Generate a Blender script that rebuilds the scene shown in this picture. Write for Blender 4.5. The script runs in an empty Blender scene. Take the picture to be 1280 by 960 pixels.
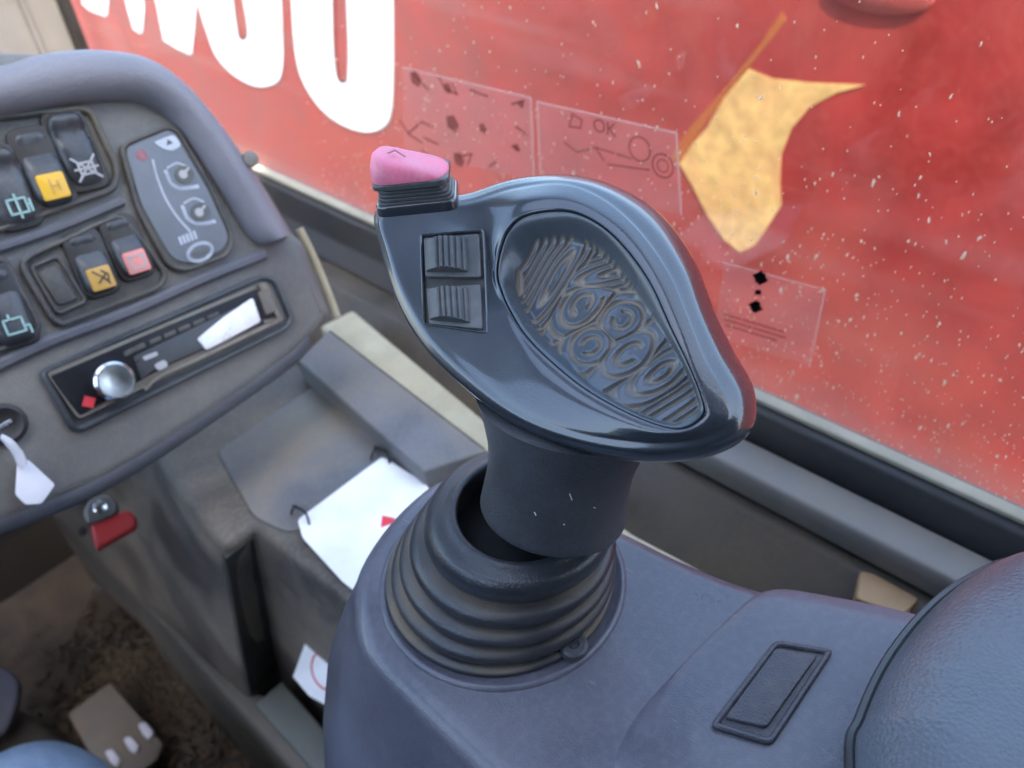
import bpy, bmesh, math, random
import numpy as np
from mathutils import Vector, Matrix
random.seed(7); rng = np.random.default_rng(7)
S = bpy.context.scene
COL = S.collection
# ------------------------------------------------------------------ camera
CAM = np.array([0.0, 0.0, 1.6])
FPX = 1025.0
yv = np.array([-1440, 780, -FPX]); xv = np.array([1260, 980, -FPX])
yv = yv/np.linalg.norm(yv); xv = xv - xv.dot(yv)*yv; xv /= np.linalg.norm(xv)
ROT = np.stack([xv, yv, np.cross(xv, yv)])          # world = ROT @ camera
cd = bpy.data.cameras.new('camera'); cam = bpy.data.objects.new('camera', cd); COL.objects.link(cam)
M4 = Matrix([[*map(float, ROT[i]), float(CAM[i])] for i in range(3)] + [[0, 0, 0, 1]])
cam.matrix_world = M4
cd.sensor_width = 36; cd.lens = 36*FPX/1280; cd.clip_start = .01; cd.clip_end = 2000
cd.dof.use_dof = True; cd.dof.focus_distance = .28; cd.dof.aperture_fstop = 11.5
S.camera = cam
# ------------------------------------------------------------------ sky, sun, exposure
SUN_EL, SUN_AZ = math.radians(60), math.radians(203)   # azimuth clockwise from +Y (towards +X)
w = bpy.data.worlds.new('World'); S.world = w; w.use_nodes = True
nt = w.node_tree; bg = nt.nodes['Background']
sky = nt.nodes.new('ShaderNodeTexSky'); sky.sky_type = 'NISHITA'; sky.sun_disc = False
sky.sun_elevation = SUN_EL; sky.sun_rotation = SUN_AZ; sky.dust_density = 2.5; sky.air_density = 1.2
nt.links.new(sky.outputs[0], bg.inputs[0]); bg.inputs[1].default_value = .15
sl = bpy.data.lights.new('sun', 'SUN'); sl.energy = 1.8; sl.angle = math.radians(.6); sl.color = (1, .93, .82)
so = bpy.data.objects.new('sun', sl); COL.objects.link(so)
sd = Vector((math.cos(SUN_EL)*math.sin(SUN_AZ), math.cos(SUN_EL)*math.cos(SUN_AZ), math.sin(SUN_EL)))
so.rotation_euler = sd.to_track_quat('Z', 'Y').to_euler(); so.location = (1, 0, 5)
S.view_settings.view_transform = 'Standard'; S.view_settings.look = 'None'
S.view_settings.gamma = 1; S.view_settings.exposure = 2.9
S.render.engine = 'CYCLES'
# ------------------------------------------------------------------ geometry helpers
def ray(px, py):
    return ROT @ np.array([(px-640)/FPX, -(py-480)/FPX, -1.0])
def P(px, py, x=None, y=None, z=None, k=None):
    """point of the place seen at a photo pixel, on the plane x=, y= or z= (metres), or at depth k"""
    r = ray(px, py)
    if x is not None: k = x/r[0]
    elif y is not None: k = y/r[1]
    elif z is not None: k = (z-CAM[2])/r[2]
    return CAM + r*k
def nrm(v): v = np.asarray(v, float); return v/np.linalg.norm(v)
class Frame:
    def __init__(s, o, a, n):
        s.o = np.asarray(o, float); s.n = nrm(n); a = np.asarray(a, float)
        s.a = nrm(a-a.dot(s.n)*s.n); s.b = np.cross(s.n, s.a)
    def to3(s, p, h=0.0):
        return s.o + s.a*p[0] + s.b*p[1] + s.n*h
    def px(s, x, y, h=0.0):
        r = ray(x, y); o = s.o + s.n*h; k = s.n.dot(o-CAM)/s.n.dot(r)
        q = CAM + r*k - s.o
        return np.array([q.dot(s.a), q.dot(s.b)])
    def pxs(s, pts, h=0.0): return [s.px(x, y, h) for x, y in pts]
def smooth_closed(pts, n):
    pts = np.asarray(pts, float); N = len(pts); out = []
    for i in range(N):
        p0, p1, p2, p3 = pts[i-1], pts[i], pts[(i+1) % N], pts[(i+2) % N]
        for j in range(n):
            t = j/n
            out.append(.5*((2*p1)+(-p0+p2)*t+(2*p0-5*p1+4*p2-p3)*t*t+(-p0+3*p1-3*p2+p3)*t**3))
    return np.array(out)
def smooth_open(pts, n):
    pts = np.asarray(pts, float); q = np.vstack([2*pts[0]-pts[1], pts, 2*pts[-1]-pts[-2]]); out = []
    for i in range(1, len(q)-2):
        p0, p1, p2, p3 = q[i-1], q[i], q[i+1], q[i+2]
        for j in range(n):
            t = j/n
            out.append(.5*((2*p1)+(-p0+p2)*t+(2*p0-5*p1+4*p2-p3)*t*t+(-p0+3*p1-3*p2+p3)*t**3))
    out.append(pts[-1]); return np.array(out)
def rounded(pts, r, seg=4):
    pts = [np.asarray(p, float) for p in pts]; N = len(pts); out = []
    rs = r if isinstance(r, (list, tuple)) else [r]*N
    for i in range(N):
        p, a, b = pts[i], pts[i-1], pts[(i+1) % N]
        la, lb = np.linalg.norm(a-p), np.linalg.norm(b-p)
        rr = min(rs[i], la*.48, lb*.48)
        if rr < 1e-7: out.append(p); continue
        A = p+(a-p)/la*rr; B = p+(b-p)/lb*rr
        for j in range(seg+1):
            t = j/seg; out.append((1-t)**2*A+2*t*(1-t)*p+t*t*B)
    return out
def area(p):
    p = np.asarray(p); x, y = p[:, 0], p[:, 1]
    return .5*np.sum(x*np.roll(y, -1)-np.roll(x, -1)*y)
def inset(poly, d):
    p = np.asarray(poly, float); e = np.roll(p, -1, 0)-p
    L = np.linalg.norm(e, axis=1)[:, None]; L[L == 0] = 1; e = e/L
    nn = np.stack([-e[:, 1], e[:, 0]], 1); m = nn+np.roll(nn, 1, 0)
    den = 1+np.sum(nn*np.roll(nn, 1, 0), 1); den = np.maximum(den, .35)
    return p + m/den[:, None]*d
class MB:
    def __init__(s): s.v = []; s.f = []
    def add(s, v, f):
        o = len(s.v); s.v += [tuple(map(float, q)) for q in v]; s.f += [tuple(i+o for i in g) for g in f]
    def rings(s, rings, cap0=True, cap1=True, closed=True):
        n = len(rings[0]); v = [p for r in rings for p in r]; f = []
        for i in range(len(rings)-1):
            for j in range(n if closed else n-1):
                a = i*n+j; b = i*n+(j+1) % n
                f.append((a, b, b+n, a+n))
        if cap0: f.append(tuple(reversed(range(n))))
        if cap1: f.append(tuple((len(rings)-1)*n+j for j in range(n)))
        s.add(v, f)
    def slab(s, fr, poly, h0, h1, bev=0.0, seg=3, bottom_out=0.0):
        poly = np.asarray(poly, float)
        if area(poly) < 0: poly = poly[::-1]
        rr = [[fr.to3(q, h0) for q in (inset(poly, -bottom_out) if bottom_out else poly)]]
        if bev > 0:
            for i in range(seg+1):
                a = math.pi/2*i/seg
                rr.append([fr.to3(q, h1-bev+bev*math.sin(a)) for q in inset(poly, bev*(1-math.cos(a)))])
        else: rr.append([fr.to3(q, h1) for q in poly])
        s.rings(rr)
    def frame(s, fr, outer, inner_d, h0, h1, bev=.0006):
        """raised rim: outline with a hole inset by inner_d"""
        o = np.asarray(outer, float)
        if area(o) < 0: o = o[::-1]
        rr = [[fr.to3(q, h0) for q in o], [fr.to3(q, h1-bev) for q in o], [fr.to3(q, h1) for q in inset(o, bev)],
              [fr.to3(q, h1) for q in inset(o, inner_d-bev)], [fr.to3(q, h1-bev) for q in inset(o, inner_d)],
              [fr.to3(q, h0) for q in inset(o, inner_d)]]
        rr.append(rr[0]); s.rings(rr, False, False)
    def tube(s, pts, r, n=8, caps=True, flat=1.0, up=None):
        pts = [np.asarray(p, float) for p in pts]; rr = []
        rs = r if hasattr(r, '__len__') else [r]*len(pts)
        ref = None
        for i, p in enumerate(pts):
            t = nrm(pts[min(i+1, len(pts)-1)]-pts[max(i-1, 0)])
            if up is not None: u = nrm(np.asarray(up)-np.dot(up, t)*t)
            elif ref is None:
                u = np.cross(t, [0, 0, 1.]);
                if np.linalg.norm(u) < .1: u = np.cross(t, [1., 0, 0])
                u = nrm(u)
            else: u = nrm(ref-np.dot(ref, t)*t)
            ref = u; v = np.cross(t, u)
            rr.append([p+rs[i]*(v*math.cos(2*math.pi*j/n)+u*flat*math.sin(2*math.pi*j/n)) for j in range(n)])
        s.rings(rr, caps, caps)
    def lathe(s, centres, axis, radii, n=64, cap0=True, cap1=True):
        axis = nrm(axis); u = np.cross(axis, [0, 1., 0]); u = nrm(u); v = np.cross(axis, u)
        s.rings([[np.asarray(c)+r*(u*math.cos(2*math.pi*j/n)+v*math.sin(2*math.pi*j/n)) for j in range(n)] for c, r in zip(centres, radii)], cap0, cap1)
    def box(s, lo, hi, b=0):
        x0, y0, z0 = lo; x1, y1, z1 = hi
        fr = Frame((0, 0, 0), (1, 0, 0), (0, 0, 1))
        s.slab(fr, [(x0, y0), (x1, y0), (x1, y1), (x0, y1)], z0, z1, b)
    def build(s, name, mat, parent=None, smooth=True, angle=38, sub=0, weld=True):
        org = np.array(parent['_w']) if parent is not None and '_w' in parent else np.zeros(3)
        me = bpy.data.meshes.new(name)
        me.from_pydata([tuple(np.asarray(v)-org) for v in s.v], [], s.f)
        bm = bmesh.new(); bm.from_mesh(me)
        if weld: bmesh.ops.remove_doubles(bm, verts=bm.verts, dist=1e-6)
        bmesh.ops.recalc_face_normals(bm, faces=bm.faces)
        for e in bm.edges:
            if len(e.link_faces) == 2 and e.calc_face_angle(0) > math.radians(angle): e.smooth = False
        for f in bm.faces: f.smooth = smooth
        bm.to_mesh(me); bm.free()
        o = bpy.data.objects.new(name, me); COL.objects.link(o)
        mats = mat if isinstance(mat, (list, tuple)) else [mat]
        for m in mats: me.materials.append(m)
        if sub:
            d = o.modifiers.new('subdivision', 'SUBSURF'); d.levels = sub; d.render_levels = sub
        if parent is not None:
            o.parent = parent; o['_w'] = list(map(float, org))
        return o
def thing(name, label, cat, loc, group=None):
    o = bpy.data.objects.new(name, None); COL.objects.link(o); o.location = tuple(map(float, loc)); o.empty_display_size = .02
    o['label'] = label; o['category'] = cat; o['_w'] = [float(v) for v in loc]
    if group: o['group'] = group
    return o
def tag(o, label=None, cat=None, group=None, kind=None):
    for k, v in (('label', label), ('category', cat), ('group', group), ('kind', kind)):
        if v: o[k] = v
    return o
# ------------------------------------------------------------------ materials
def mat(name, base, rough=.5, dust=0.0, dcol=(.30, .25, .18), grain=0.0, gscale=900, metal=0.0, coat=0.0, spec=.5,
        dscale=9.0, streak=None, var=.12, attr=False, rvar=.12, updust=0.0, scratch=0.0):
    m = bpy.data.materials.new(name); m.use_nodes = True; T = m.node_tree; N = T.nodes; L = T.links
    b = N['Principled BSDF']; b.inputs['Metallic'].default_value = metal
    b.inputs['Coat Weight'].default_value = coat; b.inputs['Coat Roughness'].default_value = .10
    b.inputs['Specular IOR Level'].default_value = spec
    tc = N.new('ShaderNodeTexCoord'); mp = N.new('ShaderNodeMapping'); L.new(tc.outputs['Object'], mp.inputs[0])
    if streak: mp.inputs['Scale'].default_value = streak
    def noise(sc, det=6, src=None, dist=0.0):
        n = N.new('ShaderNodeTexNoise'); n.inputs['Scale'].default_value = sc; n.inputs['Detail'].default_value = det
        n.inputs['Distortion'].default_value = dist; L.new((src or mp.outputs[0]), n.inputs['Vector']); return n.outputs['Fac']
    def ramp(src, a, bb):
        r = N.new('ShaderNodeMapRange'); r.inputs['From Min'].default_value = a; r.inputs['From Max'].default_value = bb
        L.new(src, r.inputs['Value']); return r.outputs[0]
    def mth(op, a, c):
        n = N.new('ShaderNodeMath'); n.operation = op
        for i, v in enumerate((a, c)):
            if isinstance(v, (int, float)): n.inputs[i].default_value = v
            else: L.new(v, n.inputs[i])
        n.use_clamp = True; return n.outputs[0]
    def mix(fac, a, c):
        n = N.new('ShaderNodeMix'); n.data_type = 'RGBA'
        if isinstance(fac, (int, float)): n.inputs[0].default_value = fac
        else: L.new(fac, n.inputs[0])
        for i, v in ((6, a), (7, c)):
            if isinstance(v, tuple): n.inputs[i].default_value = (*v[:3], 1)
            else: L.new(v, n.inputs[i])
        return n.outputs[2]
    n1 = noise(dscale*3, 5)
    col = mix(ramp(n1, .3, .7), tuple(c*(1-var) for c in base), tuple(min(1, c*(1+var)) for c in base))
    n2 = noise(dscale, 8, dist=.6); fine = noise(dscale*25, 4, tc.outputs['Object'])
    dfac = None
    if dust > 0:
        dfac = mth('MULTIPLY', mth('ADD', ramp(n2, .38, .72), mth('MULTIPLY', ramp(fine, .45, .75), .35)), dust)
        if updust:
            g = N.new('ShaderNodeNewGeometry'); sx = N.new('ShaderNodeSeparateXYZ'); L.new(g.outputs['Normal'], sx.inputs[0])
            dfac = mth('MULTIPLY', dfac, mth('ADD', ramp(sx.outputs['Z'], .2, .95), 1-updust))
    if attr:
        a = N.new('ShaderNodeAttribute'); a.attribute_name = 'dust'
        af = mth('MULTIPLY', a.outputs['Fac'], mth('ADD', ramp(n2, .25, .65), .25))
        dfac = mth('MAXIMUM', dfac, af) if dfac is not None else af
    if scratch:
        w_ = N.new('ShaderNodeMapping'); L.new(tc.outputs['Object'], w_.inputs[0])
        w_.inputs['Rotation'].default_value = (0, 0, .9); w_.inputs['Scale'].default_value = (900, 90, 200)
        sc = noise(1.0, 2, w_.outputs[0]); sc = mth('MULTIPLY', ramp(sc, .62, .75), scratch)
        sc = mth('MULTIPLY', sc, ramp(noise(22, 3), .45, .7))
        dfac = mth('MAXIMUM', dfac, sc) if dfac is not None else sc
    if dfac is not None: col = mix(dfac, col, dcol)
    L.new(col, b.inputs['Base Color'])
    r0 = ramp(n1, .2, .8); rr = N.new('ShaderNodeMapRange'); rr.inputs['To Min'].default_value = max(.03, rough-rvar); rr.inputs['To Max'].default_value = min(1, rough+rvar)
    L.new(r0, rr.inputs['Value']); ro = rr.outputs[0]
    if dfac is not None: ro = mth('ADD', ro, mth('MULTIPLY', dfac, .5))
    L.new(ro, b.inputs['Roughness'])
    if grain > 0:
        bp = N.new('ShaderNodeBump'); bp.inputs['Strength'].default_value = grain; bp.inputs['Distance'].default_value = .0006
        v = N.new('ShaderNodeTexVoronoi'); v.inputs['Scale'].default_value = gscale; L.new(tc.outputs['Object'], v.inputs['Vector'])
        ad = mth('ADD', v.outputs['Distance'], mth('MULTIPLY', fine, .5)); L.new(ad, bp.inputs['Height'])
        L.new(bp.outputs[0], b.inputs['Normal'])
    return m
DUST = (.30, .25, .18)
M = dict(
    grip=mat('grip_plastic', (.019, .025, .033), .30, .06, (.16, .16, .16), .10, 1400, coat=.85, attr=True, rvar=.1),
    pad=mat('grip_pad_rubber', (.046, .060, .076), .27, .06, (.29, .215, .135), .08, 1800, attr=True, coat=.15),
    rocker=mat('rocker_plastic', (.035, .04, .048), .4, .35, (.30, .28, .25), .1),
    rubber=mat('boot_rubber', (.022, .025, .031), .34, .16, (.16, .125, .085), .2, 1200, dscale=14, attr=True),
    neck=mat('sleeve_rubber', (.035, .037, .042), .42, .22, (.20, .20, .20), .3, 1300, dscale=16),
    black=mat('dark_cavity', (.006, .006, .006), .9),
    pod=mat('pod_plastic', (.062, .063, .082), .33, .45, (.21, .20, .22), .22, 1300, dscale=12, updust=.6, scratch=1.0, coat=.25),
    podside=mat('pod_side_plastic', (.045, .045, .07), .5, .2, (.2, .2, .22), .5, 1000),
    arm=mat('armrest_vinyl', (.082, .092, .108), .34, .10, (.25, .25, .27), .5, 700),
    piping=mat('armrest_piping', (.03, .03, .03), .3),
    plate=mat('blank_plate', (.045, .045, .055), .45, .4, (.22, .2, .18), .4),
    dash=mat('dash_plastic', (.115, .117, .117), .42, .7, (.25, .228, .185), .45, 900, dscale=10),
    hood=mat('hood_plastic', (.185, .185, .208), .38, .35, (.28, .26, .26), .4, 800, dscale=8),
    lipm=mat('dash_roll', (.09, .095, .115), .42, .3, (.22, .2, .16), .3, 800),
    dark=mat('housing_plastic', (.055, .055, .055), .5, .6, (.2, .18, .13), .3, dscale=14),
    sw=mat('switch_plastic', (.03, .034, .04), .32, .22, (.25, .25, .24), .1, dscale=20),
    switchwell=mat('switch_well', (.015, .015, .016), .5, .15),
    yellow=mat('yellow_lens', (.75, .42, .01), .35, .12, (.9, .7, .3)),
    amber=mat('amber_lens', (.55, .30, .04), .4, .25, (.6, .5, .3)),
    pinkred=mat('red_lens', (.75, .22, .18), .4, .2, (.8, .7, .65)),
    teal=mat('teal_print', (.30, .48, .44), .5), 
    white=mat('white_print', (.42, .42, .42), .5, .2),
    icon=mat('icon_ink', (.10, .07, .03), .5),
    membrane=mat('membrane_blue_grey', (.125, .143, .165), .42, .35, (.25, .26, .27), .05, dscale=25),
    memprint=mat('membrane_print', (.50, .55, .62), .45, .2),
    memdark=mat('membrane_button', (.06, .07, .07), .4, .3),
    reddot=mat('faded_red_print', (.40, .16, .18), .5),
    radio=mat('radio_gloss', (.008, .009, .012), .40, .05, (.15, .14, .12), dscale=14, spec=.25),
    radiotrim=mat('radio_trim', (.22, .20, .17), .35, .5, metal=.3, dscale=25),
    lcd=mat('radio_display', (.05, .053, .057), .3, .12, (.2, .2, .2), spec=.3),
    glare=mat('painted_reflection', (.75, .75, .74), .25, .2, (.9, .88, .84), metal=.2, dscale=30),
    chrome=mat('brushed_metal', (.72, .73, .75), .22, .1, metal=1.0),
    steel=mat('dull_steel', (.20, .19, .17), .5, .5, (.2, .16, .1), metal=.8, dscale=30),
    redplastic=mat('red_plastic', (.55, .03, .03), .4, .15, (.4, .2, .15)),
    redprint=mat('red_print', (.65, .04, .05), .5),
    paper=mat('white_card', (.82, .82, .80), .45, .05),
    tag=mat('white_tag', (.72, .70, .72), .5, .1),
    wire=mat('black_wire', (.02, .018, .016), .5),
    console=mat('console_plastic', (.070, .063, .056), .45, 1.0, (.25, .205, .15), .4, 700, dscale=11, var=.3),
    consoleblue=mat('console_cover', (.12, .124, .132), .42, .75, (.26, .215, .15), .4, 700, dscale=10, var=.2),
    consolewall=mat('console_side', (.085, .072, .065), .6, .75, (.17, .135, .10), .3, 700, dscale=8),
    beige=mat('sunlit_beige', (.45, .41, .28), .55, .6, (.33, .28, .18), .2, dscale=14),  # pale beige carries painted sunlight on the edges
    tan=mat('painted_sun_tan', (.34, .22, .12), .8, .3, (.25, .18, .1), .4, 300),
    recess=mat('recess_shade', (.016, .018, .018), .6, .2),
    rail=mat('rail_metal', (.13, .12, .10), .5, .5, (.2, .17, .12), .2, dscale=12),
    railgreen=mat('step_metal', (.13, .145, .13), .42, .4, (.2, .19, .15), dscale=9),
    floor=mat('floor_mat', (.035, .029, .025), .85, .9, (.11, .082, .058), .9, 260, dscale=12),
    footwell=mat('footwell_panel', (.025, .023, .022), .7, .6, (.07, .056, .04), .4, dscale=5),
    pedal=mat('worn_pedal', (.14, .115, .09), .55, .7, (.2, .15, .1), .3, dscale=25),
    pedalpad=mat('pedal_pad_bare', (.62, .60, .64), .45, .2),
    jeans=mat('pale_denim', (.22, .32, .46), .9, .3, (.42, .50, .60), .8, 900, dscale=40),
    shoe=mat('shoe_leather', (.03, .025, .02), .6),
    frame=mat('window_frame_paint', (.036, .036, .038), .45, .7, (.09, .075, .055), .15, dscale=6),
    seal=mat('window_seal', (.42, .38, .28), .5, .3, dscale=20),
    ledge=mat('cab_ledge', (.065, .055, .044), .55, .9, (.14, .11, .075), .3, dscale=9, var=.3),
    greyrail=mat('grey_rail', (.15, .145, .138), .5, .7, (.22, .19, .145), .1, dscale=9),
    post=mat('grey_post', (.14, .135, .135), .5, .2),
    roof=mat('unseen_roof_lining', (.06, .058, .056), .8),
    boom=mat('boom_red_paint', (.25, .016, .012), .5, .55, (.33, .06, .04), .0, dscale=4.5, coat=.05, var=.22),
    boomdark=mat('boom_dark_red', (.30, .03, .03), .5, .4, (.25, .16, .10), dscale=9),
    letter=mat('white_lettering', (.86, .87, .86), .45, .08),
    letterline=mat('letter_outline', (.32, .12, .10), .5),
    ypatch=mat('yellow_patch', (.60, .38, .13), .5, .6, (.50, .19, .08), dscale=16, var=.25),
    ground=mat('concrete_ground', (.36, .35, .33), .9, .4, (.30, .27, .22), .3, 30, dscale=.8),
    button=mat('pink_button', (.62, .10, .19), .38, .45, (.75, .40, .46), dscale=30, var=.15),
    engrave=mat('button_engraving', (.35, .08, .12), .5),
    debris=mat('dry_debris', (.07, .05, .034), .9, .5, (.22, .16, .1)),
    inkred=mat('sticker_ink', (.22, .045, .04), .5),
    inkblack=mat('black_ink', (.01, .008, .008), .5),
)
def spec_mat():
    m = bpy.data.materials.new('dirt_splash'); m.use_nodes = True; N = m.node_tree.nodes; L = m.node_tree.links
    N.remove(N['Principled BSDF']); a = N.new('ShaderNodeBsdfDiffuse'); t = N.new('ShaderNodeBsdfTranslucent')
    a.inputs[0].default_value = (.88, .82, .66, 1); t.inputs[0].default_value = (.92, .86, .70, 1)
    x = N.new('ShaderNodeMixShader'); x.inputs[0].default_value = .55
    L.new(a.outputs[0], x.inputs[1]); L.new(t.outputs[0], x.inputs[2]); L.new(x.outputs[0], N['Material Output'].inputs[0]); return m
M['splash'] = spec_mat()
def film_mat(name, col, alpha, noise_a=0.0, scale=8):
    """thin film seen through: transparent + translucent/diffuse"""
    m = bpy.data.materials.new(name); m.use_nodes = True; N = m.node_tree.nodes; L = m.node_tree.links
    N.remove(N['Principled BSDF']); tr = N.new('ShaderNodeBsdfTransparent')
    a = N.new('ShaderNodeBsdfDiffuse'); t = N.new('ShaderNodeBsdfTranslucent'); a.inputs[0].default_value = (*col, 1); t.inputs[0].default_value = (*col, 1)
    x = N.new('ShaderNodeMixShader'); L.new(a.outputs[0], x.inputs[1]); L.new(t.outputs[0], x.inputs[2])
    y = N.new('ShaderNodeMixShader'); y.inputs[0].default_value = alpha
    L.new(tr.outputs[0], y.inputs[1]); L.new(x.outputs[0], y.inputs[2]); L.new(y.outputs[0], N['Material Output'].inputs[0])
    return m
M['film'] = film_mat('clear_sticker', (.75, .6, .55), .07)
M['filmedge'] = film_mat('sticker_edge', (.85, .7, .6), .30)
M['ink'] = film_mat('faded_ink', (.08, .015, .015), .34)
M['inkpale'] = film_mat('very_faded_ink', (.10, .02, .02), .28)
M['inksolid'] = film_mat('black_marks', (.01, .01, .01), .93)
def glass_mat():
    m = bpy.data.materials.new('dusty_window_glass'); m.use_nodes = True; N = m.node_tree.nodes; L = m.node_tree.links
    N.remove(N['Principled BSDF']); out = N['Material Output']
    tr = N.new('ShaderNodeBsdfTransparent'); tr.inputs[0].default_value = (.96, .98, .97, 1)
    gl = N.new('ShaderNodeBsdfGlossy'); gl.inputs['Roughness'].default_value = .02
    ge = N.new('ShaderNodeNewGeometry'); dp = N.new('ShaderNodeVectorMath'); dp.operation = 'DOT_PRODUCT'
    L.new(ge.outputs['Incoming'], dp.inputs[0]); L.new(ge.outputs['Normal'], dp.inputs[1])
    def mm(op, a, b=None):
        n = N.new('ShaderNodeMath'); n.operation = op
        for i, v in enumerate((a, b)):
            if v is None: continue
            if isinstance(v, float): n.inputs[i].default_value = v
            else: L.new(v, n.inputs[i])
        return n.outputs[0]
    ab = mm('ABSOLUTE', dp.outputs['Value']); f5_ = mm('POWER', mm('SUBTRACT', 1.0, ab), 5.0)
    fres = mm('ADD', mm('MULTIPLY', f5_, .96), .04)     # Schlick reflectance of either face
    g = N.new('ShaderNodeMixShader'); L.new(fres, g.inputs[0]); L.new(tr.outputs[0], g.inputs[1]); L.new(gl.outputs[0], g.inputs[2])
    di = N.new('ShaderNodeBsdfDiffuse'); tl = N.new('ShaderNodeBsdfTranslucent')
    for s_ in (di, tl): s_.inputs[0].default_value = (.62, .52, .42, 1)
    d = N.new('ShaderNodeMixShader'); L.new(di.outputs[0], d.inputs[1]); L.new(tl.outputs[0], d.inputs[2])
    tc = N.new('ShaderNodeTexCoord')
    def noise(sc, vec, det=6):
        n = N.new('ShaderNodeTexNoise'); n.inputs['Scale'].default_value = sc; n.inputs['Detail'].default_value = det; L.new(vec, n.inputs['Vector']); return n.outputs[0]
    def mr(v, a, b, c, e):
        n = N.new('ShaderNodeMapRange'); L.new(v, n.inputs[0])
        for i, q in enumerate((a, b, c, e)): n.inputs[i+1].default_value = q
        return n.outputs[0]
    def add(a, b, op='ADD'):
        n = N.new('ShaderNodeMath'); n.operation = op; n.use_clamp = True; L.new(a, n.inputs[0])
        if isinstance(b, float): n.inputs[1].default_value = b
        else: L.new(b, n.inputs[1])
        return n.outputs[0]
    base = mr(noise(5, tc.outputs['Object']), .38, .72, .004, .06)
    mp = N.new('ShaderNodeMapping'); mp.inputs['Rotation'].default_value = (.32, 0, 0); mp.inputs['Scale'].default_value = (1, 2, 34); L.new(tc.outputs['Object'], mp.inputs[0])
    refl_streaks = mr(noise(1.0, mp.outputs[0], 3), .55, .70, 0, .09)  # light reflections in the pane painted in as pale streaks
    sp = N.new('ShaderNodeSeparateXYZ'); L.new(tc.outputs['Object'], sp.inputs[0])
    low = mr(sp.outputs['Z'], 0.0, .03, .10, 0.0)
    f = add(add(base, refl_streaks), low)
    y = N.new('ShaderNodeMixShader'); L.new(f, y.inputs[0]); L.new(g.outputs[0], y.inputs[1]); L.new(d.outputs[0], y.inputs[2])
    L.new(y.outputs[0], out.inputs[0]); return m
M['glass'] = glass_mat()

C = CAM; Z0 = CAM[2]
# ================================================================== setting
fz = Z0-.86          # cab floor
m = MB(); m.box((-60, -60, -.05), (60, 60, 0)); tag(m.build('ground', M['ground']), kind='structure')
m = MB(); m.box((-.75, -.8, fz-.04), (.42, 1.12, fz)); tag(m.build('cab_floor', M['floor']), kind='structure')
# lower cab wall to the right, profile run along Y (x, z relative to the eye)
XW, ZS = .40, -.368
def run(name, prof, y0, y1, mt, parent=None, r=0.0, seg=3):
    m = MB(); pr = rounded([(x, z) for x, z in prof], r, seg) if r else prof
    ys = [y0, y1]
    m.rings([[np.array([x, y, Z0+z]) for x, z in pr] for y in ys]); return m.build(name, mt, parent)
wall = thing('cab_side_wall', 'dark cab wall with a grey rail running below the dusty side window', 'cab wall', (XW, .2, fz))
run('wall_panel', [(.22, -.55), (.345, -.415), (.372, -.4185), (.372, -.66), (.33, -.86), (.41, -.86), (.41, -.44), (.40, -.44)], -.75, 1.12, M['ledge'], wall, .004)
run('upper_panel', [(.398, -.370), (.388, -.374), (.387, -.404), (.374, -.424), (.3735, -.47), (.409, -.43), (.409, -.372)], -.75, 1.12, M['frame'], wall, .003)
run('grey_rail', [(.350, -.398), (.352, -.392), (.378, -.392), (.381, -.397), (.381, -.412), (.350, -.412)], -.35, .46, M['greyrail'], wall, .0025)
run('window_seal', [(.3975, -.3695), (.3915, -.3705), (.391, -.3665), (.3975, -.3640)], -.75, 1.12, M['seal'], wall, .001)
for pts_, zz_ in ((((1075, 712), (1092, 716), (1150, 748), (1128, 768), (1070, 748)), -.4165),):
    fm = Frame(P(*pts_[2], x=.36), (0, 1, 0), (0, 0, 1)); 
    m = MB(); q = [np.array(P(*p, z=Z0-.414)) for p in pts_]; f0 = Frame((0, 0, Z0-.414), (1, 0, 0), (0, 0, 1)); m.slab(f0, rounded([(p[0], p[1]) for p in q], .003), -.06, 0, .0015); m.build('sun_patch_block', M['tan'], wall)  # added tan block, its colour stands for a sunlit patch on the ledge
# front pillar
m = MB(); m.box((.05, 1.06, Z0-.86), (.385, 1.16, Z0+.75), .012); m.box((.345, 1.052, Z0-.86), (.350, 1.0595, Z0+.75))
pil = thing('front_pillar', 'pale grey front cab pillar with a black seal at the top left corner', 'pillar', (.36, 1.11, fz))
m.build('post', M['post'], pil)
m = MB(); m.box((.386, 1.045, Z0-.36), (.396, 1.064, Z0+.75), .002); m.build('rubber_seal', M['wire'], pil)
# window
win = thing('side_window', 'dusty side window glass speckled with dried splashes', 'window', (XW, .2, Z0+ZS))
m = MB(); m.box((XW, -.75, Z0+ZS), (XW+.004, 1.05, Z0+.72)); m.build('glass_pane', M['glass'], win, smooth=False)
m = MB(); fx = XW-.0012
def splash(y, z, a, b, tilt):
    n = 7; ring = []
    for j in range(n):
        t = 2*math.pi*j/n; k = 1+.25*math.sin(3*t+y*900)
        ring.append((a*k*math.cos(t), b*k*math.sin(t)))
    v = [(fx+.0006, y+p*math.cos(tilt)-q*math.sin(tilt), z+p*math.sin(tilt)+q*math.cos(tilt)) for p, q in ring]
    v.append((fx-.0003, y, z)); m.add(v, [(j, (j+1) % n, n) for j in range(n)]+[tuple(reversed(range(n)))])
for i in range(2600):
    y = rng.uniform(-.06, .62); z = ZS+.003+abs(rng.normal(0, .11))
    if z > .0: continue
    if rng.random() < (y/.62)*.75: continue
    s_ = .00018+rng.gamma(1.2, .00014)
    splash(y, Z0+z, min(s_, .0009), min(s_*rng.uniform(1.1, 3.2), .0028), rng.normal(0, .22))
o = m.build('splash_marks', M['splash'], win, weld=False); o['kind'] = 'stuff'
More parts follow.
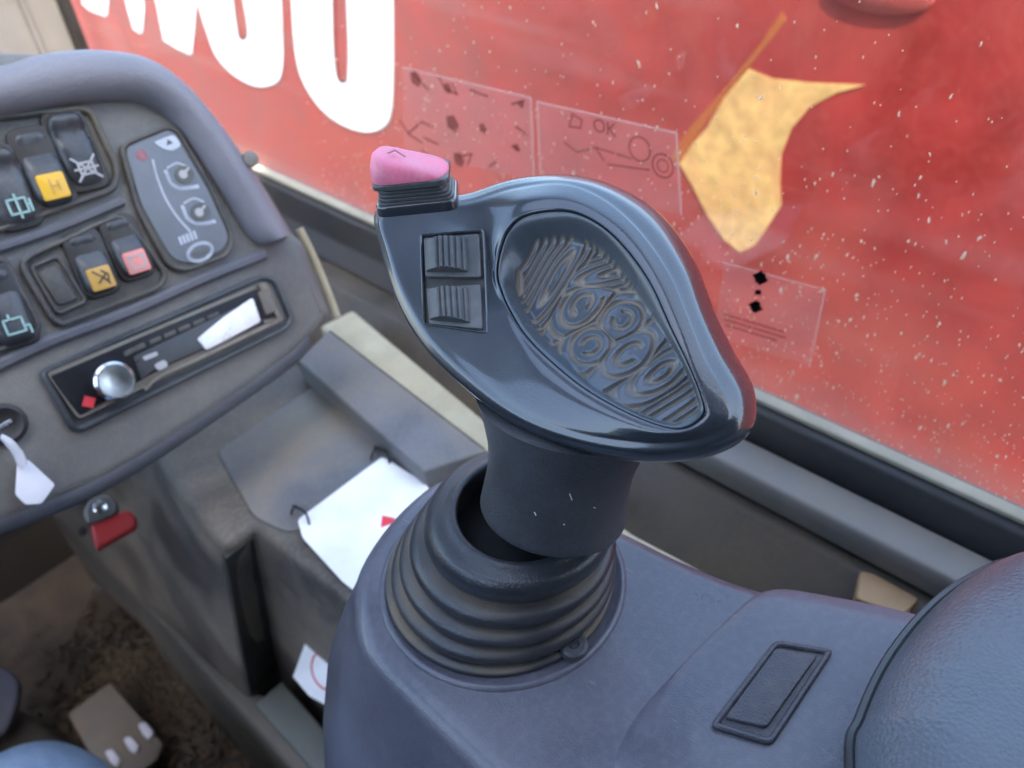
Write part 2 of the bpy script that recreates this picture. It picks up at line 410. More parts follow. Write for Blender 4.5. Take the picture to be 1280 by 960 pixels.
# stickers on the glass : frame in the pane plane (a = towards the rear, b = up)
G = Frame((XW-.0006, 0, Z0), (0, -1, 0), (-1, 0, 0))
def flat(fr, pts, h, t=.0002, rnd=0): 
    q = fr.pxs(pts)
    m = MB(); m.slab(fr, rounded(q, rnd) if rnd else q, h, h+t); return m
def line(mb, fr, pts, wd, h, t=.0002, closed=False):
    """flat stroke of width wd along frame points"""
    p = np.asarray(pts, float)
    if closed: p = np.vstack([p, p[:1]])
    for a, b in zip(p[:-1], p[1:]):
        d = b-a; L_ = np.linalg.norm(d)
        if L_ < 1e-7: continue
        d /= L_; q = np.array([-d[1], d[0]])*wd/2
        mb.slab(fr, [a-q-d*wd*.3, b-q+d*wd*.3, b+q+d*wd*.3, a+q-d*wd*.3], h, h+t)
def arc(c, r, a0, a1, n=14, ry=None):
    ry = r if ry is None else ry
    return [(c[0]+r*math.cos(math.radians(a0+(a1-a0)*i/n)), c[1]+ry*math.sin(math.radians(a0+(a1-a0)*i/n))) for i in range(n+1)]
def arcpx(fr, c, r, n=18, asp=1.0):
    o = fr.px(*c); rr = np.linalg.norm(fr.px(c[0]+r, c[1])-o); return [(o[0]+rr*math.cos(2*math.pi*i/n), o[1]+asp*rr*math.sin(2*math.pi*i/n)) for i in range(n)]
def text(body, fr, px, size, h, mt, parent, name, rot=0.0, shear=0.0, thick=.0001, bold=0):
    c = bpy.data.curves.new(name, 'FONT'); c.body = body; c.size = size; c.extrude = thick; c.align_x = 'CENTER'; c.align_y = 'CENTER'; c.offset = bold; c.shear = shear
    t = bpy.data.objects.new(name, c); COL.objects.link(t)
    dg = bpy.context.evaluated_depsgraph_get(); me = bpy.data.meshes.new_from_object(t.evaluated_get(dg))
    bpy.data.objects.remove(t)
    o = bpy.data.objects.new(name, me); COL.objects.link(o); me.materials.clear(); me.materials.append(mt)
    p = fr.px(*px); cs, sn = math.cos(rot), math.sin(rot)
    org = np.array(parent['_w'])
    for v in me.vertices:
        q = (p[0]+v.co.x*cs-v.co.y*sn, p[1]+v.co.x*sn+v.co.y*cs)
        v.co = Vector(fr.to3(q, h+v.co.z)-org)
    o.parent = parent; return o
st = thing('load_chart_sticker', 'clear sticker with dark implement symbols on the glass behind the pink thumb button', 'sticker', P(585, 150, x=XW), 'clear stickers on the window glass')
flat(G, [(503, 84), (664, 122), (668, 225), (505, 190)], 0).build('film', M['film'], st, False)
m = MB(); line(m, G, G.pxs([(503, 84), (664, 122), (668, 225)]), .0012, .0003); m.build('film_edge', M['filmedge'], st, False)
m = MB()
for pts in ([(518, 92), (524, 100), (536, 112)], [(549, 96), (556, 110), (572, 118), (566, 104)], [(500, 150), (512, 168), (528, 178)], [(512, 166), (527, 152), (540, 158)],
            [(528, 188), (545, 203), (560, 214)], [(530, 172), (548, 180)], [(640, 130), (656, 126)], [(645, 158), (660, 168)], [(640, 182), (650, 188)], [(588, 112), (610, 120)], [(574, 196), (590, 192), (585, 206)], [(612, 208), (620, 202)]):
    line(m, G, G.pxs(pts), .0016, .0004)
for c, r in (((520, 98), 7), ((566, 154), 8), ((574, 199), 7), ((646, 184), 4), ((604, 160), 5), ((652, 130), 4), ((560, 110), 5)):
    m.slab(G, arcpx(G, c, r, 5), .0004, .0006)
m.build('symbol_print', M['ink'], st, False)['kind'] = 'stuff'
st = thing('controls_sticker', 'clear sticker reading OK with two wheel circles above the joystick', 'sticker', P(760, 190, x=XW), 'clear stickers on the window glass')
flat(G, [(672, 127), (846, 166), (852, 268), (676, 232)], 0).build('film', M['film'], st, False)
m = MB(); line(m, G, G.pxs([(676, 225), (672, 127), (846, 166), (852, 268)]), .0012, .0003); m.build('film_edge', M['filmedge'], st, False)
m = MB(); line(m, G, arcpx(G, (800, 186), 13), .0011, .0004, closed=True); line(m, G, arcpx(G, (829, 207), 13), .0011, .0004, closed=True)
line(m, G, arcpx(G, (829, 207), 7, 12), .0008, .0004, closed=True)
for pts in ([(706, 178), (722, 190), (745, 184), (755, 200)], [(745, 184), (790, 198)], [(760, 205), (812, 212)], [(712, 158), (716, 142), (728, 150), (726, 160), (712, 158)]): line(m, G, G.pxs(pts), .0011, .0004)
m.build('machine_outline', M['inkpale'], st, False)
text('OK', G, (756, 160), .0125, .0004, M['ink'], st, 'lettering', rot=0)
st = thing('warning_sticker', 'small clear sticker with two black diamonds and fine print right of the joystick', 'sticker', P(960, 380, x=XW), 'clear stickers on the window glass')
flat(G, [(905, 328), (1032, 362), (1012, 458), (893, 420)], 0).build('film', M['film'], st, False)
m = MB(); line(m, G, G.pxs([(905, 328), (1032, 362), (1012, 458)]), .0009, .0003); m.build('film_edge', M['filmedge'], st, False)
m = MB()
for c, r in (((951, 347), 10), ((945, 383), 9)): m.slab(G, arcpx(G, c, r, 4, 1.0), .0004, .0006); 
m.slab(G, rounded(G.pxs([(943, 342), (958, 341), (956, 354), (945, 353)]), .001), .0004, .00065)
m.slab(G, rounded(G.pxs([(938, 378), (951, 377), (950, 389), (940, 389)]), .001), .0004, .00065)
m.slab(G, G.pxs([(944, 362), (952, 362), (952, 368), (944, 368)]), .0004, .0006)
m.build('diamond_marks', M['inksolid'], st, False)
m = MB()
for k in range(3):
    x0, y0 = 905+k*1.5, 392+k*7
    x = 0
    while x < 76-k*6:
        l = rng.uniform(3, 9); line(m, G, G.pxs([(x0+x, y0+x*.30), (x0+x+l, y0+(x+l)*.30)]), .0014, .0004); x += l+1.8
m.build('fine_print', M['inkpale'], st, False)
# unseen roof; opening added to bring sky light onto the joystick
roof = thing('unseen_cab_roof', 'unseen cab roof with an opening added for sky light, above the seat', 'roof', (0, .1, Z0+.75))
m = MB(); RZ = Z0+.75
for lo, hi in (((-.85, -.85, RZ), (.385, .10, RZ+.05)), ((-.85, .78, RZ), (.385, 1.20, RZ+.05)), ((.26, .10, RZ), (.385, .78, RZ+.05)), ((-.85, .10, RZ), (-.50, .78, RZ+.05))):
    m.box(lo, hi)
m.build('unseen_lining', M['roof'], roof)

cabw = thing('unseen_cab_panels', 'unseen dark door and rear cab panels added to block light', 'cab door', (-.77, 0, fz))  # unseen panels, added to cut window reflections and fill light
m = MB(); m.box((-.80, -.05, fz), (-.752, 1.12, Z0-.02), .01); m.box((-.80, -.80, fz), (-.752, -.054, Z0+.749)); m.build('unseen_door_panel', M['footwell'], cabw)
m = MB(); m.box((-.75, -.84, fz), (.385, -.802, Z0+.749)); m.build('unseen_rear_panel', M['footwell'], cabw)

# ================================================================== boom outside
XB = .90
boom = thing('telescopic_boom', 'red painted boom beyond the window with big white lettering', 'boom', (XB, .6, .6))
m = MB(); fb = Frame((0, 0, 0), (1, 0, 0), (0, 1, 0))
prof = rounded([(XB, .25), (XB+.30, .25), (XB+.30, Z0+.03), (XB, Z0+.03)], .02, 5)
m.rings([[np.array([x, y, z]) for x, z in prof] for y in (-1.6, 4.0)]); m.build('box_section', M['boom'], boom)
B = Frame((XB, 0, Z0), (0, -1, 0), (-1, 0, 0))
def bslab(pts, h, name, mt, n=0, r=0, t=.0008):
    q = B.pxs(pts)
    if n: q = smooth_closed(q, n)
    elif r: q = rounded(q, r)
    m = MB(); m.slab(B, q, h, h+t); return m.build(name, mt, boom, False)
def up(pt, d):   # frame point raised by d metres
    return (pt[0], pt[1]+d)
# letters: the foot of each letter shows, the strokes run up out of the picture
def uletter(out, inn, name):
    """out: outer bottom outline px from top-left to top-right, inn: slit outline likewise"""
    q = [np.array(p) for p in smooth_open(B.pxs(out), 6)]; s_ = [np.array(p) for p in smooth_open(B.pxs(inn), 6)]
    top = .10
    H = max(q[0][1], q[-1][1])+top
    def ext(a, b): d = (a-b)/(a-b)[1]; return a+d*(H-a[1])
    dq0, dq1 = ext(q[0], q[1]-np.array([0, .004])), ext(q[-1], q[-2]-np.array([0, .004]))
    ds0, ds1 = np.array([s_[0][0]+(dq0-q[0])[0]*.9, H]), np.array([s_[-1][0]+(dq1-q[-1])[0]*.9, H])
    # U shape ring: outer left up, inner
    poly = [dq0]+q+[dq1, ds1]+s_[::-1]+[ds0]
    m = MB(); pp = np.array(poly)
    m.slab(B, pp, .0014, .0022); m.build(name, M['letter'], boom, False)
    m = MB(); line(m, B, [dq0]+q+[dq1], .006, .0004, .0006); m.build('letter_outline', M['letterline'], boom, False); m = MB(); line(m, B, [ds1]+s_[::-1]+[ds0], .0045, .0023, .0004)
    m.build('letter_outline', M['letterline'], boom, False)
uletter([(366, 2), (369, 50), (376, 90), (392, 122), (414, 146), (440, 160), (462, 164), (480, 158), (489, 142), (492, 100), (492, 2)],
        [(417, 2), (418, 50), (420, 80), (424, 99), (431, 102), (435, 95), (436, 60), (434, 2)], 'letter')
uletter([(248, 2), (260, 40), (272, 70), (292, 92), (318, 106), (338, 106), (350, 97), (354, 70), (352, 2)],
        [(293, 2), (297, 30), (300, 46), (305, 49), (310, 44), (309, 25), (305, 2)], 'letter')
bslab([(186, -40), (198, 10), (206, 50), (222, 60), (240, 68), (243, 40), (246, 6), (244, -40)], .0014, 'letter', M['letter'])
bslab([(150, -40), (160, 8), (168, 36), (178, 42), (181, 10), (176, -40)], .0014, 'letter', M['letter'])
bslab([(100, -60), (104, 4), (112, 12), (134, 20), (136, 2), (130, -60)], .0014, 'letter', M['letter'])
# yellow patch and stripe
ypatch_px = [(936, 86), (965, 98), (1010, 103), (1082, 106), (1045, 116), (1012, 134), (990, 160), (977, 192), (975, 228), (977, 256), (962, 280), (944, 306), (926, 315), (906, 300), (884, 268), (866, 232), (850, 205), (866, 180), (884, 160), (906, 122)]
q = B.pxs(ypatch_px); m = MB(); m.slab(B, q, .0004, .0010); m.build('yellow_patch', M['ypatch'], boom, False)
M['yfilm'] = film_mat('yellow_film', (.85, .40, .10), .22)
bslab([(978, 14), (984, 24), (936, 84), (884, 152), (850, 205), (838, 196), (862, 160), (906, 110), (950, 56)], .0003, 'yellow_stripe', M['yfilm'], t=.0004)
# weld boss near the top edge
m = MB(); c0 = P(1098, -10, x=XB); m.rings([[c0+np.array([d, .055*math.cos(t)*s_, .020*math.sin(t)*s_]) for t in np.linspace(0, 2*math.pi, 25)[:-1]] for d, s_ in ((.004, 1.05), (-.003, 1.0), (-.004, .93))]); m.build('boss', M['boomdark'], boom)

# ================================================================== side console (under the dash, beside the seat)
ZC = -.42
con = thing('side_console', 'dusty grey plastic side console between dashboard and armrest', 'console', P(300, 700, z=fz))
def poly_solid(top, drop, name, mt, parent, bev=.004, rnd=.006, out=0.0, z=ZC):
    fr = Frame((0, 0, Z0+z), (1, 0, 0), (0, 0, 1)); q = [fr.px(*p) for p in top]
    m = MB(); m.slab(fr, rounded(q, rnd, 4), -drop, 0, bev, 3, out); return m.build(name, mt, parent)
fc = Frame((0, 0, Z0+ZC), (1, 0, 0), (0, 0, 1))
A = lambda x, y: fc.px(x, y)
TOPP = [(110, 520), (190, 566), (212, 606), (277, 684), (316, 657), (434, 752), (540, 850), (700, 760), (620, 640), (540, 588), (372, 450), (300, 360), (150, 420)]
BOTP = [(60, 640), (128, 700), (192, 764), (312, 874), (345, 832), (440, 915), (560, 1010), (720, 900), (640, 780), (560, 700), (400, 560), (320, 470), (100, 520)]
def both(tp, bp, r, seg, zt, zb):
    t = [P(*p, z=zt)[:2] for p in tp]; b = [P(*p, z=zb)[:2] for p in bp]
    return np.array(rounded(t, r, seg)), np.array(rounded(b, r, seg))
rads = [0, .012, .02, .010, .004, .02, .02, 0, 0, 0, 0, 0, 0]
tq, bq = both(TOPP, BOTP, rads, 5, Z0+ZC, Z0-.655)
if area(tq) < 0: tq, bq = tq[::-1], bq[::-1]
rr = [[np.array([*p, Z0-.78]) for p in bq], [np.array([*p, Z0-.655]) for p in bq]]
for t in (.25, .5, .75): rr.append([np.array([*(b*(1-t)+a*t), Z0-.655*(1-t)+(ZC-.008)*t]) for a, b in zip(tq, bq)])
for i in range(5):
    a = math.pi/2*i/4; rr.append([np.array([*p, Z0+ZC-.008+.008*math.sin(a)]) for p in inset(tq, .008*(1-math.cos(a)))])
m = MB(); m.rings(rr); cb = m.build('body', M['console'], con)
# thin near-black panel paints the shade into the recess face
def shade_panel(t0, t1, b0, b1, name, mt, off=.0016, ins=.04):
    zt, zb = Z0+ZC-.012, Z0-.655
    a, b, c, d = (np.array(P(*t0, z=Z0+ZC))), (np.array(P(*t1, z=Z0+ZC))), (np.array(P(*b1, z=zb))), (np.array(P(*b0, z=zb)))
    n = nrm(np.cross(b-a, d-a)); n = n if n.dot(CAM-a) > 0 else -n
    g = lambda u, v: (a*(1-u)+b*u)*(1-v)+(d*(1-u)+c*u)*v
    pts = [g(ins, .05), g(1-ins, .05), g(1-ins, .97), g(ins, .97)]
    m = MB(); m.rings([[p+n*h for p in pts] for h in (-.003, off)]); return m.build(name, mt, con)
shade_panel((277, 684), (316, 657), (312, 874), (345, 832), 'recess_shade_panel', M['recess'], .002, .02)
# raised smooth cover patch where the card hangs
q = [A(272, 566), A(415, 470), A(528, 584), A(470, 640), A(360, 668), A(318, 648)]
m = MB(); m.slab(fc, rounded(q, .008), -.01, .0022, .0015); m.build('top_cover', M['consoleblue'], con)
# right-hand lid; sunlight on its bevel is painted in as beige
fl = Frame((0, 0, Z0-.40), (1, 0, 0), (0, 0, 1)); Lp = lambda x, y: fl.px(x, y)
q = [Lp(372, 450), Lp(412, 411), Lp(610, 562), Lp(528, 590)]
m = MB(); m.slab(fl, rounded(q, .002), -.12, 0, .002); m.build('lid', M['consoleblue'], con)
q = [Lp(398, 404), Lp(440, 383), Lp(604, 520), Lp(790, 662), Lp(905, 722), Lp(890, 745), Lp(760, 690), Lp(610, 590)]
m = MB(); m.slab(Frame((0, 0, Z0-.403), (1, 0, 0), (0, 0, 1)), rounded(q, .004), -.14, 0, .003); m.build('sunlit_bevel', M['beige'], con)
# lower skirt rail and sill
zr = Z0-.66
rs = [P(128, 698, z=zr), P(150, 700, z=zr), P(330, 868, z=zr), P(432, 985, z=zr), P(385, 985, z=zr)]
m = MB(); fr_ = Frame((0, 0, zr), (1, 0, 0), (0, 0, 1)); m.slab(fr_, [(p[0], p[1]) for p in rs], -.20, 0, .005); m.build('skirt_rail', M['rail'], con)
rs = [P(318, 880, z=zr+.01), P(352, 850, z=zr+.01), P(470, 985, z=zr+.01), P(460, 1080, z=zr+.01), P(432, 1010, z=zr+.01)]
m = MB(); m.slab(Frame((0, 0, zr+.01), (1, 0, 0), (0, 0, 1)), [(p[0], p[1]) for p in rs], -.02, 0, .003); m.build('step_plate', M['railgreen'], con)
# screws
for (x, y) in ((211, 663),):
    m = MB(); p = P(x, y, z=Z0+ZC); 
# ------------------------------------------------ cards wired to the console
FC2 = Frame((0, 0, Z0+ZC+.006), (1, 0, 0), (0, 0, 1))
card = thing('instruction_card', 'blank white card tied with black wire in front of the joystick boot', 'card', P(455, 650, z=Z0+ZC+.006))
q = rounded(FC2.pxs([(372, 650), (478, 571), (530, 603), (560, 640), (470, 760), (428, 727), (378, 672)]), .003)
m = MB(); m.slab(FC2, q, -.0008, .0004, .0002, 1); m.build('sheet', M['paper'], card)
m = MB(); m.slab(FC2, FC2.pxs([(478, 645), (492, 648), (500, 652), (476, 660)]), .00045, .0007); m.build('red_print', M['redprint'], card)
def tie(a, b, mid):
    m = MB(); pts = [P(*a, z=Z0+ZC+.004)+np.array([0, 0, 0]), P(*mid, z=Z0+ZC+.011), P(*b, z=Z0+ZC+.006)]
    m.tube(smooth_open(pts, 5), .0009, 6); m.build('wire_tie', M['wire'], card)
tie((468, 558), (487, 580), (483, 565)); tie((464, 574), (470, 560), (466, 566)); tie((366, 632), (387, 656), (381, 640)); tie((364, 642), (370, 632), (366, 636))
# second card hanging on the inner wall
c2 = thing('warning_card', 'small white card with a red ring half hidden behind the armrest console', 'card', P(388, 836, z=Z0-.56))
F2 = Frame(P(388, 836, k=.62), (.15, -.95, -.1), (-.75, -.05, .6))
m = MB(); m.slab(F2, F2.pxs([(387, 788), (440, 812), (440, 900), (386, 870), (366, 846)]), -.0006, 0, .0002, 1); m.build('sheet', M['paper'], c2)
m = MB(); line(m, F2, arcpx(F2, (408, 838), 19, 24, .9), .0014, .0003, closed=True); m.build('red_ring', M['redprint'], c2)

# ================================================================== dashboard
th = math.radians(63)
Nd = np.array([0, -math.sin(th), math.cos(th)])
D = Frame(P(208, 440, k=.5), (1, 0, 0), Nd)
dash = thing('dashboard', 'dusty grey dashboard with rocker switches under a rounded hood', 'dashboard', P(208, 440, k=.5))
X = lambda pts, h=0: D.pxs(pts, h)
out = [(-200, 60), (30, 60), (160, 70), (260, 120), (330, 220), (372, 292), (384, 300), (419, 394), (398, 420), (372, 446), (300, 500), (160, 592), (60, 640), (-60, 680), (-260, 740)]
m = MB(); m.slab(D, rounded(X(out), [.0, .03, .03, .03, .02, .01, .01, .006, .01, .02, .05, .05, .05, .05, 0], 5), -.07, 0, .010, 4); m.build('face_panel', M['dash'], dash)
# rounded lower roll
m = MB()
pts = [D.to3(D.px(x, y), -.012) for x, y in ((-140, 700), (-20, 655), (60, 628), (160, 580), (300, 488), (362, 444), (385, 420))]
m.tube(smooth_open(pts, 6), .0105, 14, up=Nd); m.build('lower_roll', M['lipm'], dash)
# right edge strip, sunlight painted in as pale beige
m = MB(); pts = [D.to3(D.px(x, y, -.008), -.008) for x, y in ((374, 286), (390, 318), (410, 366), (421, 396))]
m.tube(smooth_open(pts, 5), .0030, 8); m.build('sunlit_edge', M['beige'], dash)
# hood: thick bent bar round the instruments (outer / inner edge in photo pixels)
ho = [(-220, 120), (-100, 92), (0, 77), (60, 60), (128, 56), (190, 68), (240, 104), (288, 162), (330, 226), (362, 282), (366, 298)]
hi = [(-220, 190), (-100, 168), (0, 150), (60, 138), (120, 130), (172, 130), (208, 148), (238, 186), (276, 244), (312, 298), (334, 309)]
ho = smooth_open(D.pxs(ho, .011), 4); hi = smooth_open(D.pxs(hi), 4)
rr = []
for i, (a, b) in enumerate(zip(ho, hi)):
    ring = []
    for j in range(13):
        t = math.pi*j/12; u = .5-.5*math.cos(t)
        e = min(1, (len(ho)-1-i)/2.5+.25)
        ring.append(D.to3(a*(1-u)+b*u, -.004+.020*e*math.sin(t)**.75))
    ring += [D.to3(b, -.03), D.to3(a, -.03)]
    rr.append(ring)
m = MB(); m.rings(rr); hood = m.build('hood', M['hood'], dash)
m = MB(); sc_ = D.to3(D.px(303, 204), .012); m.lathe([sc_+Nd*h for h in (0, .0022, .0026)], Nd, (.0052, .0050, .0030), 16); s1 = m.build('hood_screw', M['steel'], dash)
m = MB(); a_ = D.to3(D.px(303, 204), .0167); m.add([a_+D.a*x+D.b*y+Nd*.0002 for x, y in ((-.0006, -.004), (.0006, -.004), (.0006, .004), (-.0006, .004))], [(0, 1, 2, 3)])
# raised switch housings
def housing(pts, name='switch_housing', h=.005, mt='dark', rim=.0035):
    q = rounded(X(pts), .008, 4); m = MB(); m.slab(D, q, -.002, h*.35, .0012); m.frame(D, q, rim, -.001, h, .0012); return m.build(name, M[mt], dash)
housing([(-60, 150), (112, 132), (150, 212), (146, 240), (0, 292), (-90, 320)])
housing([(18, 326), (150, 264), (210, 344), (200, 362), (76, 410), (62, 402)], rim=.003)
housing([(-60, 330), (8, 318), (52, 408), (44, 424), (-70, 468)])
# horizontal ridge under the housings
m = MB(); m.tube(smooth_open([D.to3(D.px(x, y), .0005) for x, y in ((-20, 465), (60, 428), (160, 390), (250, 350), (330, 318))], 5), .004, 8); m.build('ridge', M['lipm'], dash)
m = MB(); m.tube(smooth_open([D.to3(D.px(x, y), .001) for x, y in ((-20, 316), (30, 300), (90, 278), (152, 252))], 5), .0032, 8); m.build('ridge', M['lipm'], dash)
# blank switch cover
m = MB(); q = rounded(X([(34, 334), (72, 318), (110, 378), (70, 396)]), .004); m.frame(D, q, .002, .001, .0042, .0008); m.slab(D, rounded(X([(45, 342), (69, 331), (97, 374), (72, 384)]), .003), .001, .0032, .001); m.build('blank_cover', M['dark'], dash)
def switch(c, ax, L_, W_, lens=None, icon=None, lab=None, lensmat=None, pressed=0):
    """rocker switch: c = centre px, ax = a second px along its long axis, sizes in metres"""
    o = D.px(*c); d = nrm(D.px(*ax)-o); e = np.array([-d[1], d[0]])
    if D.px(c[0]+10, c[1]-4).dot(e)-o.dot(e) < 0: e = -e
    L2 = lambda u, v: o+d*u+e*v
    hous = [L2(-L_/2, -W_/2), L2(-L_/2, W_/2), L2(L_/2, W_/2), L2(L_/2, -W_/2)]
    m = MB(); m.slab(D, rounded(hous, .007, 5), .0, .0045, .0012); well = m.build('rocker_switch', M['switchwell'], dash)
    if lab: well['label'] = lab
    # rocker: height varies along its length (dished top half)
    m = MB(); nu, nv = 16, 10; V = []; F = []
    l2, w2 = L_/2-.0022, W_/2-.0020
    for i in range(nu+1):
        u = -1+2*i/nu
        wid = (1-abs(u)**6*.35)
        prof = .0088+.0022*u*(-1 if pressed else 1) - .0042*math.exp(-((u+.45)/.33)**2)
        prof *= (1-abs(u)**10*.45)
        for j in range(nv+1):
            v = -1+2*j/nv
            q = L2(u*l2, v*w2*wid); V.append(D.to3(q, prof - .0028*abs(v)**5 + (.0010*v*v if u < 0 else 0)))
    for i in range(nu):
        for j in range(nv):
            a = i*(nv+1)+j; F.append((a, a+1, a+nv+2, a+nv+1))
    n0 = len(V); ring = [i*(nv+1) for i in range(nu+1)]+[nu*(nv+1)+j for j in range(1, nv+1)]+[i*(nv+1)+nv for i in range(nu-1, -1, -1)]+[j for j in range(nv-1, 0, -1)]
    base = []
    for r_ in ring: p = np.array(V[r_]); hgt = (p-D.o).dot(Nd); V.append(p-Nd*(hgt-.003)); base.append(len(V)-1)
    for k in range(len(ring)): F.append((ring[k], ring[(k+1) % len(ring)], base[(k+1) % len(ring)], base[k]))
    m.add(V, F); m.build('rocker', M['sw'], well, angle=60)
    hL = .0100
    if lens is not None:
        m = MB(); uc = L_*.24; s_ = W_*.30
        m.slab(D, rounded([L2(uc-s_, -s_), L2(uc-s_, s_), L2(uc+s_, s_), L2(uc+s_, -s_)], .0015), .006, hL+.0008, .0006); m.build('lens', M[lens], well)
    if icon:
        m = MB(); uc = L_*.24; s_ = W_*.27; hh = hL+.0009 if lens else hL+.0002
        for st_ in icon:
            pts = [L2(uc+s_*a, s_*b) for a, b in st_]
            line(m, D, pts, .0011, hh-.0004, .0006)
        m.build('symbol', M[lensmat], well, False)
SQ = [(-.6, -.7), (-.6, .7), (.6, .7), (.6, -.7), (-.6, -.7)]
L_, W_ = .040, .0235
switch((93, 190), (104, 216), .046, W_, None, [[(-1, -1), (1, 1)], [(-1, 1), (1, -1)], [(-.5, -.6), (-.5, .6), (.5, .6), (.5, -.6), (-.5, -.6)], [(0, -1), (0, 1)]], 'dark rocker switch with a white crossed out lamp symbol', 'white', 1)
switch((52, 212), (63, 238), .046, W_, 'yellow', [[(-.6, -.2), (.6, -.2)], [(-.4, .4), (.4, .4)], [(0, -.2), (0, .4)]], 'dark rocker switch with a bright yellow window', 'amber')
switch((8, 236), (19, 262), .046, W_, None, [SQ, [(-1, 0), (1, 0)], [(-.4, 1), (.6, 1)], [(0, .7), (0, 1)]], 'dark rocker switch with a pale green machine symbol', 'teal', 1)
switch((157, 310), (168, 336), .039, .0215, 'pinkred', [SQ], 'dark rocker switch with a pale red window', 'white')
switch((113, 330), (124, 356), .039, .0215, 'amber', [[(-.8, -.6), (0, .2), (.7, .6)], [(-.3, .5), (.4, -.4)], [(-.7, .2), (-.2, .7), (.5, .5)]], 'dark rocker switch with a worn amber window', 'icon')
switch((4, 384), (15, 410), .046, W_, None, [SQ, [(-.6, -.2), (-1, -.2)], [(.2, .7), (.2, 1.1), (.9, 1.1)]], 'dark rocker switch with a green square symbol', 'teal')
# membrane keypad panel
kp = [(146, 182), (206, 158), (222, 164), (262, 232), (292, 298), (284, 322), (228, 342), (206, 334), (168, 262)]
q = rounded(X(kp), .006, 4); m = MB(); m.slab(D, q, -.001, .0035, .0015); m.frame(D, q, .0026, .001, .0052, .001); pan = m.build('keypad', M['dark'], dash)
kp2 = [(153, 187), (207, 164), (216, 168), (256, 236), (284, 298), (276, 314), (230, 331), (212, 324), (174, 258)]
m = MB(); m.slab(D, rounded(X(kp2), .005, 4), .003, .0046, .0008); m.build('membrane', M['membrane'], pan)
m = MB(); H = .0047
m.slab(D, rounded(X([(188, 180), (214, 170), (224, 184), (212, 191), (200, 188)]), .0025), H, H+.0004)
line(m, D, smooth_open(X([(188, 202), (193, 222), (203, 248), (218, 272), (234, 290)]), 4), .0013, H)
for cx, cy in ((227, 222), (248, 266)):
    line(m, D, smooth_open(X([(cx-20, cy-8), (cx-14, cy+6), (cx-4, cy+13), (cx+8, cy+13), (cx+20, cy+11)], H), 3), .0022, H)
    line(m, D, smooth_open(X([(cx-18, cy-12), (cx-6, cy-18), (cx+6, cy-14)], H), 3), .0011, H)
line(m, D, arcpx(D, (247, 316), 16, 20, .62), .0020, H, closed=True)
for i in range(5): line(m, D, X([(221+i*4.5, 298-i*1.8), (224+i*4.5, 306-i*1.8)]), .0016, H)
m.build('white_print', M['memprint'], pan, False)
m = MB()
for cx, cy in ((227, 220), (247, 266)): m.slab(D, arcpx(D, (cx, cy), 12, 14, .9), H, H+.0007)
line(m, D, X([(240, 319), (255, 313)]), .0024, H+.0003); m.slab(D, X([(206, 176), (213, 181), (205, 184)]), H+.0004, H+.0006)
m.build('button_print', M['memdark'], pan, False)
m = MB()
for cx, cy in ((225, 220), (245, 267)): m.slab(D, arcpx(D, (cx, cy), 5.5, 10), H+.0008, H+.0012); line(m, D, X([(cx+2, cy-2), (cx+7, cy-8)]), .0014, H+.0008)
m.build('lock_print', M['white'], pan, False)
m = MB(); line(m, D, arcpx(D, (174, 196), 6, 10), .0012, H, closed=True); m.slab(D, arcpx(D, (174, 196), 4, 8), H, H+.0003); m.build('red_print', M['reddot'], pan, False)
# ------------------------------------------------ radio
rad = thing('car_radio', 'slim black car radio with round silver knob set in the dashboard', 'radio', P(208, 440, k=.5))
rp = [(46, 464), (326, 342), (344, 348), (366, 398), (358, 412), (100, 540), (86, 536)]
q = rounded(X(rp), .005, 4); m = MB(); m.slab(D, q, -.01, .0015, .0008); m.frame(D, q, .0034, -.001, .0048, .0012); m.build('mounting_frame', M['sw'], rad)
q2 = rounded(X([(56, 466), (330, 352), (352, 400), (96, 524)]), .003); m = MB(); m.slab(D, q2, .0, .0040, .0008); m.frame(D, q2, .0008, .003, .0046, .0002); m.build('bezel', M['radiotrim'], rad)
q3 = rounded(X([(60, 470), (186, 416), (318, 361), (340, 399), (200, 460), (98, 519)]), .002); m = MB(); m.slab(D, q3, .002, .0052, .0008); m.build('faceplate', M['radio'], rad)
m = MB(); m.slab(D, rounded(X([(166, 446), (312, 376), (328, 404), (190, 464), (176, 476)], .005), .002), .004, .0066, .0006); m.build('display', M['lcd'], rad)
m = MB(); m.slab(D, rounded(X([(280, 396), (316, 372), (326, 402), (258, 438), (246, 424)], .0068), .002), .0050, .0072, .0003); m.build('reflection_patch', M['glare'], rad)  # white reflection on the display, painted as a pale slab
kc = D.to3(D.px(141, 476, .008), .005); m = MB(); m.lathe([kc+Nd*h for h in (0, .0075, .0088, .0088, .0082)], Nd, (.0118, .0112, .0098, .0085, .004), 28); m.build('volume_knob', M['chrome'], rad)
m = MB(); m.slab(D, arcpx(D, (108, 502), 10, 4), .0050, .0064); m.build('red_button', M['redprint'], rad)
m = MB()
for (x, y) in ((158, 438), (171, 432)): m.slab(D, rounded(X([(x-7, y+2), (x+6, y-4), (x+8, y+2), (x-5, y+8)]), .0008), .005, .0062, .0003)
for i in range(5): x, y = 190+i*18, 424-i*7.6; m.slab(D, rounded(X([(x-7, y+2), (x+7, y-4), (x+9, y+1), (x-5, y+7)]), .0008), .005, .0058, .0003)
m.build('preset_keys', M['dark'], rad)
m = MB(); line(m, D, smooth_open(X([(182, 486), (200, 470), (240, 452), (336, 406)], .006), 4), .0018, .0050, .0012); m.build('silver_trim', M['radiotrim'], rad)
m = MB()
for a, b in (((330, 366), (338, 372)), ((340, 400), (330, 402)), ((324, 356), (328, 364)), ((344, 388), (348, 396))): line(m, D, X([a, b], .006), .002, .005, .0015)
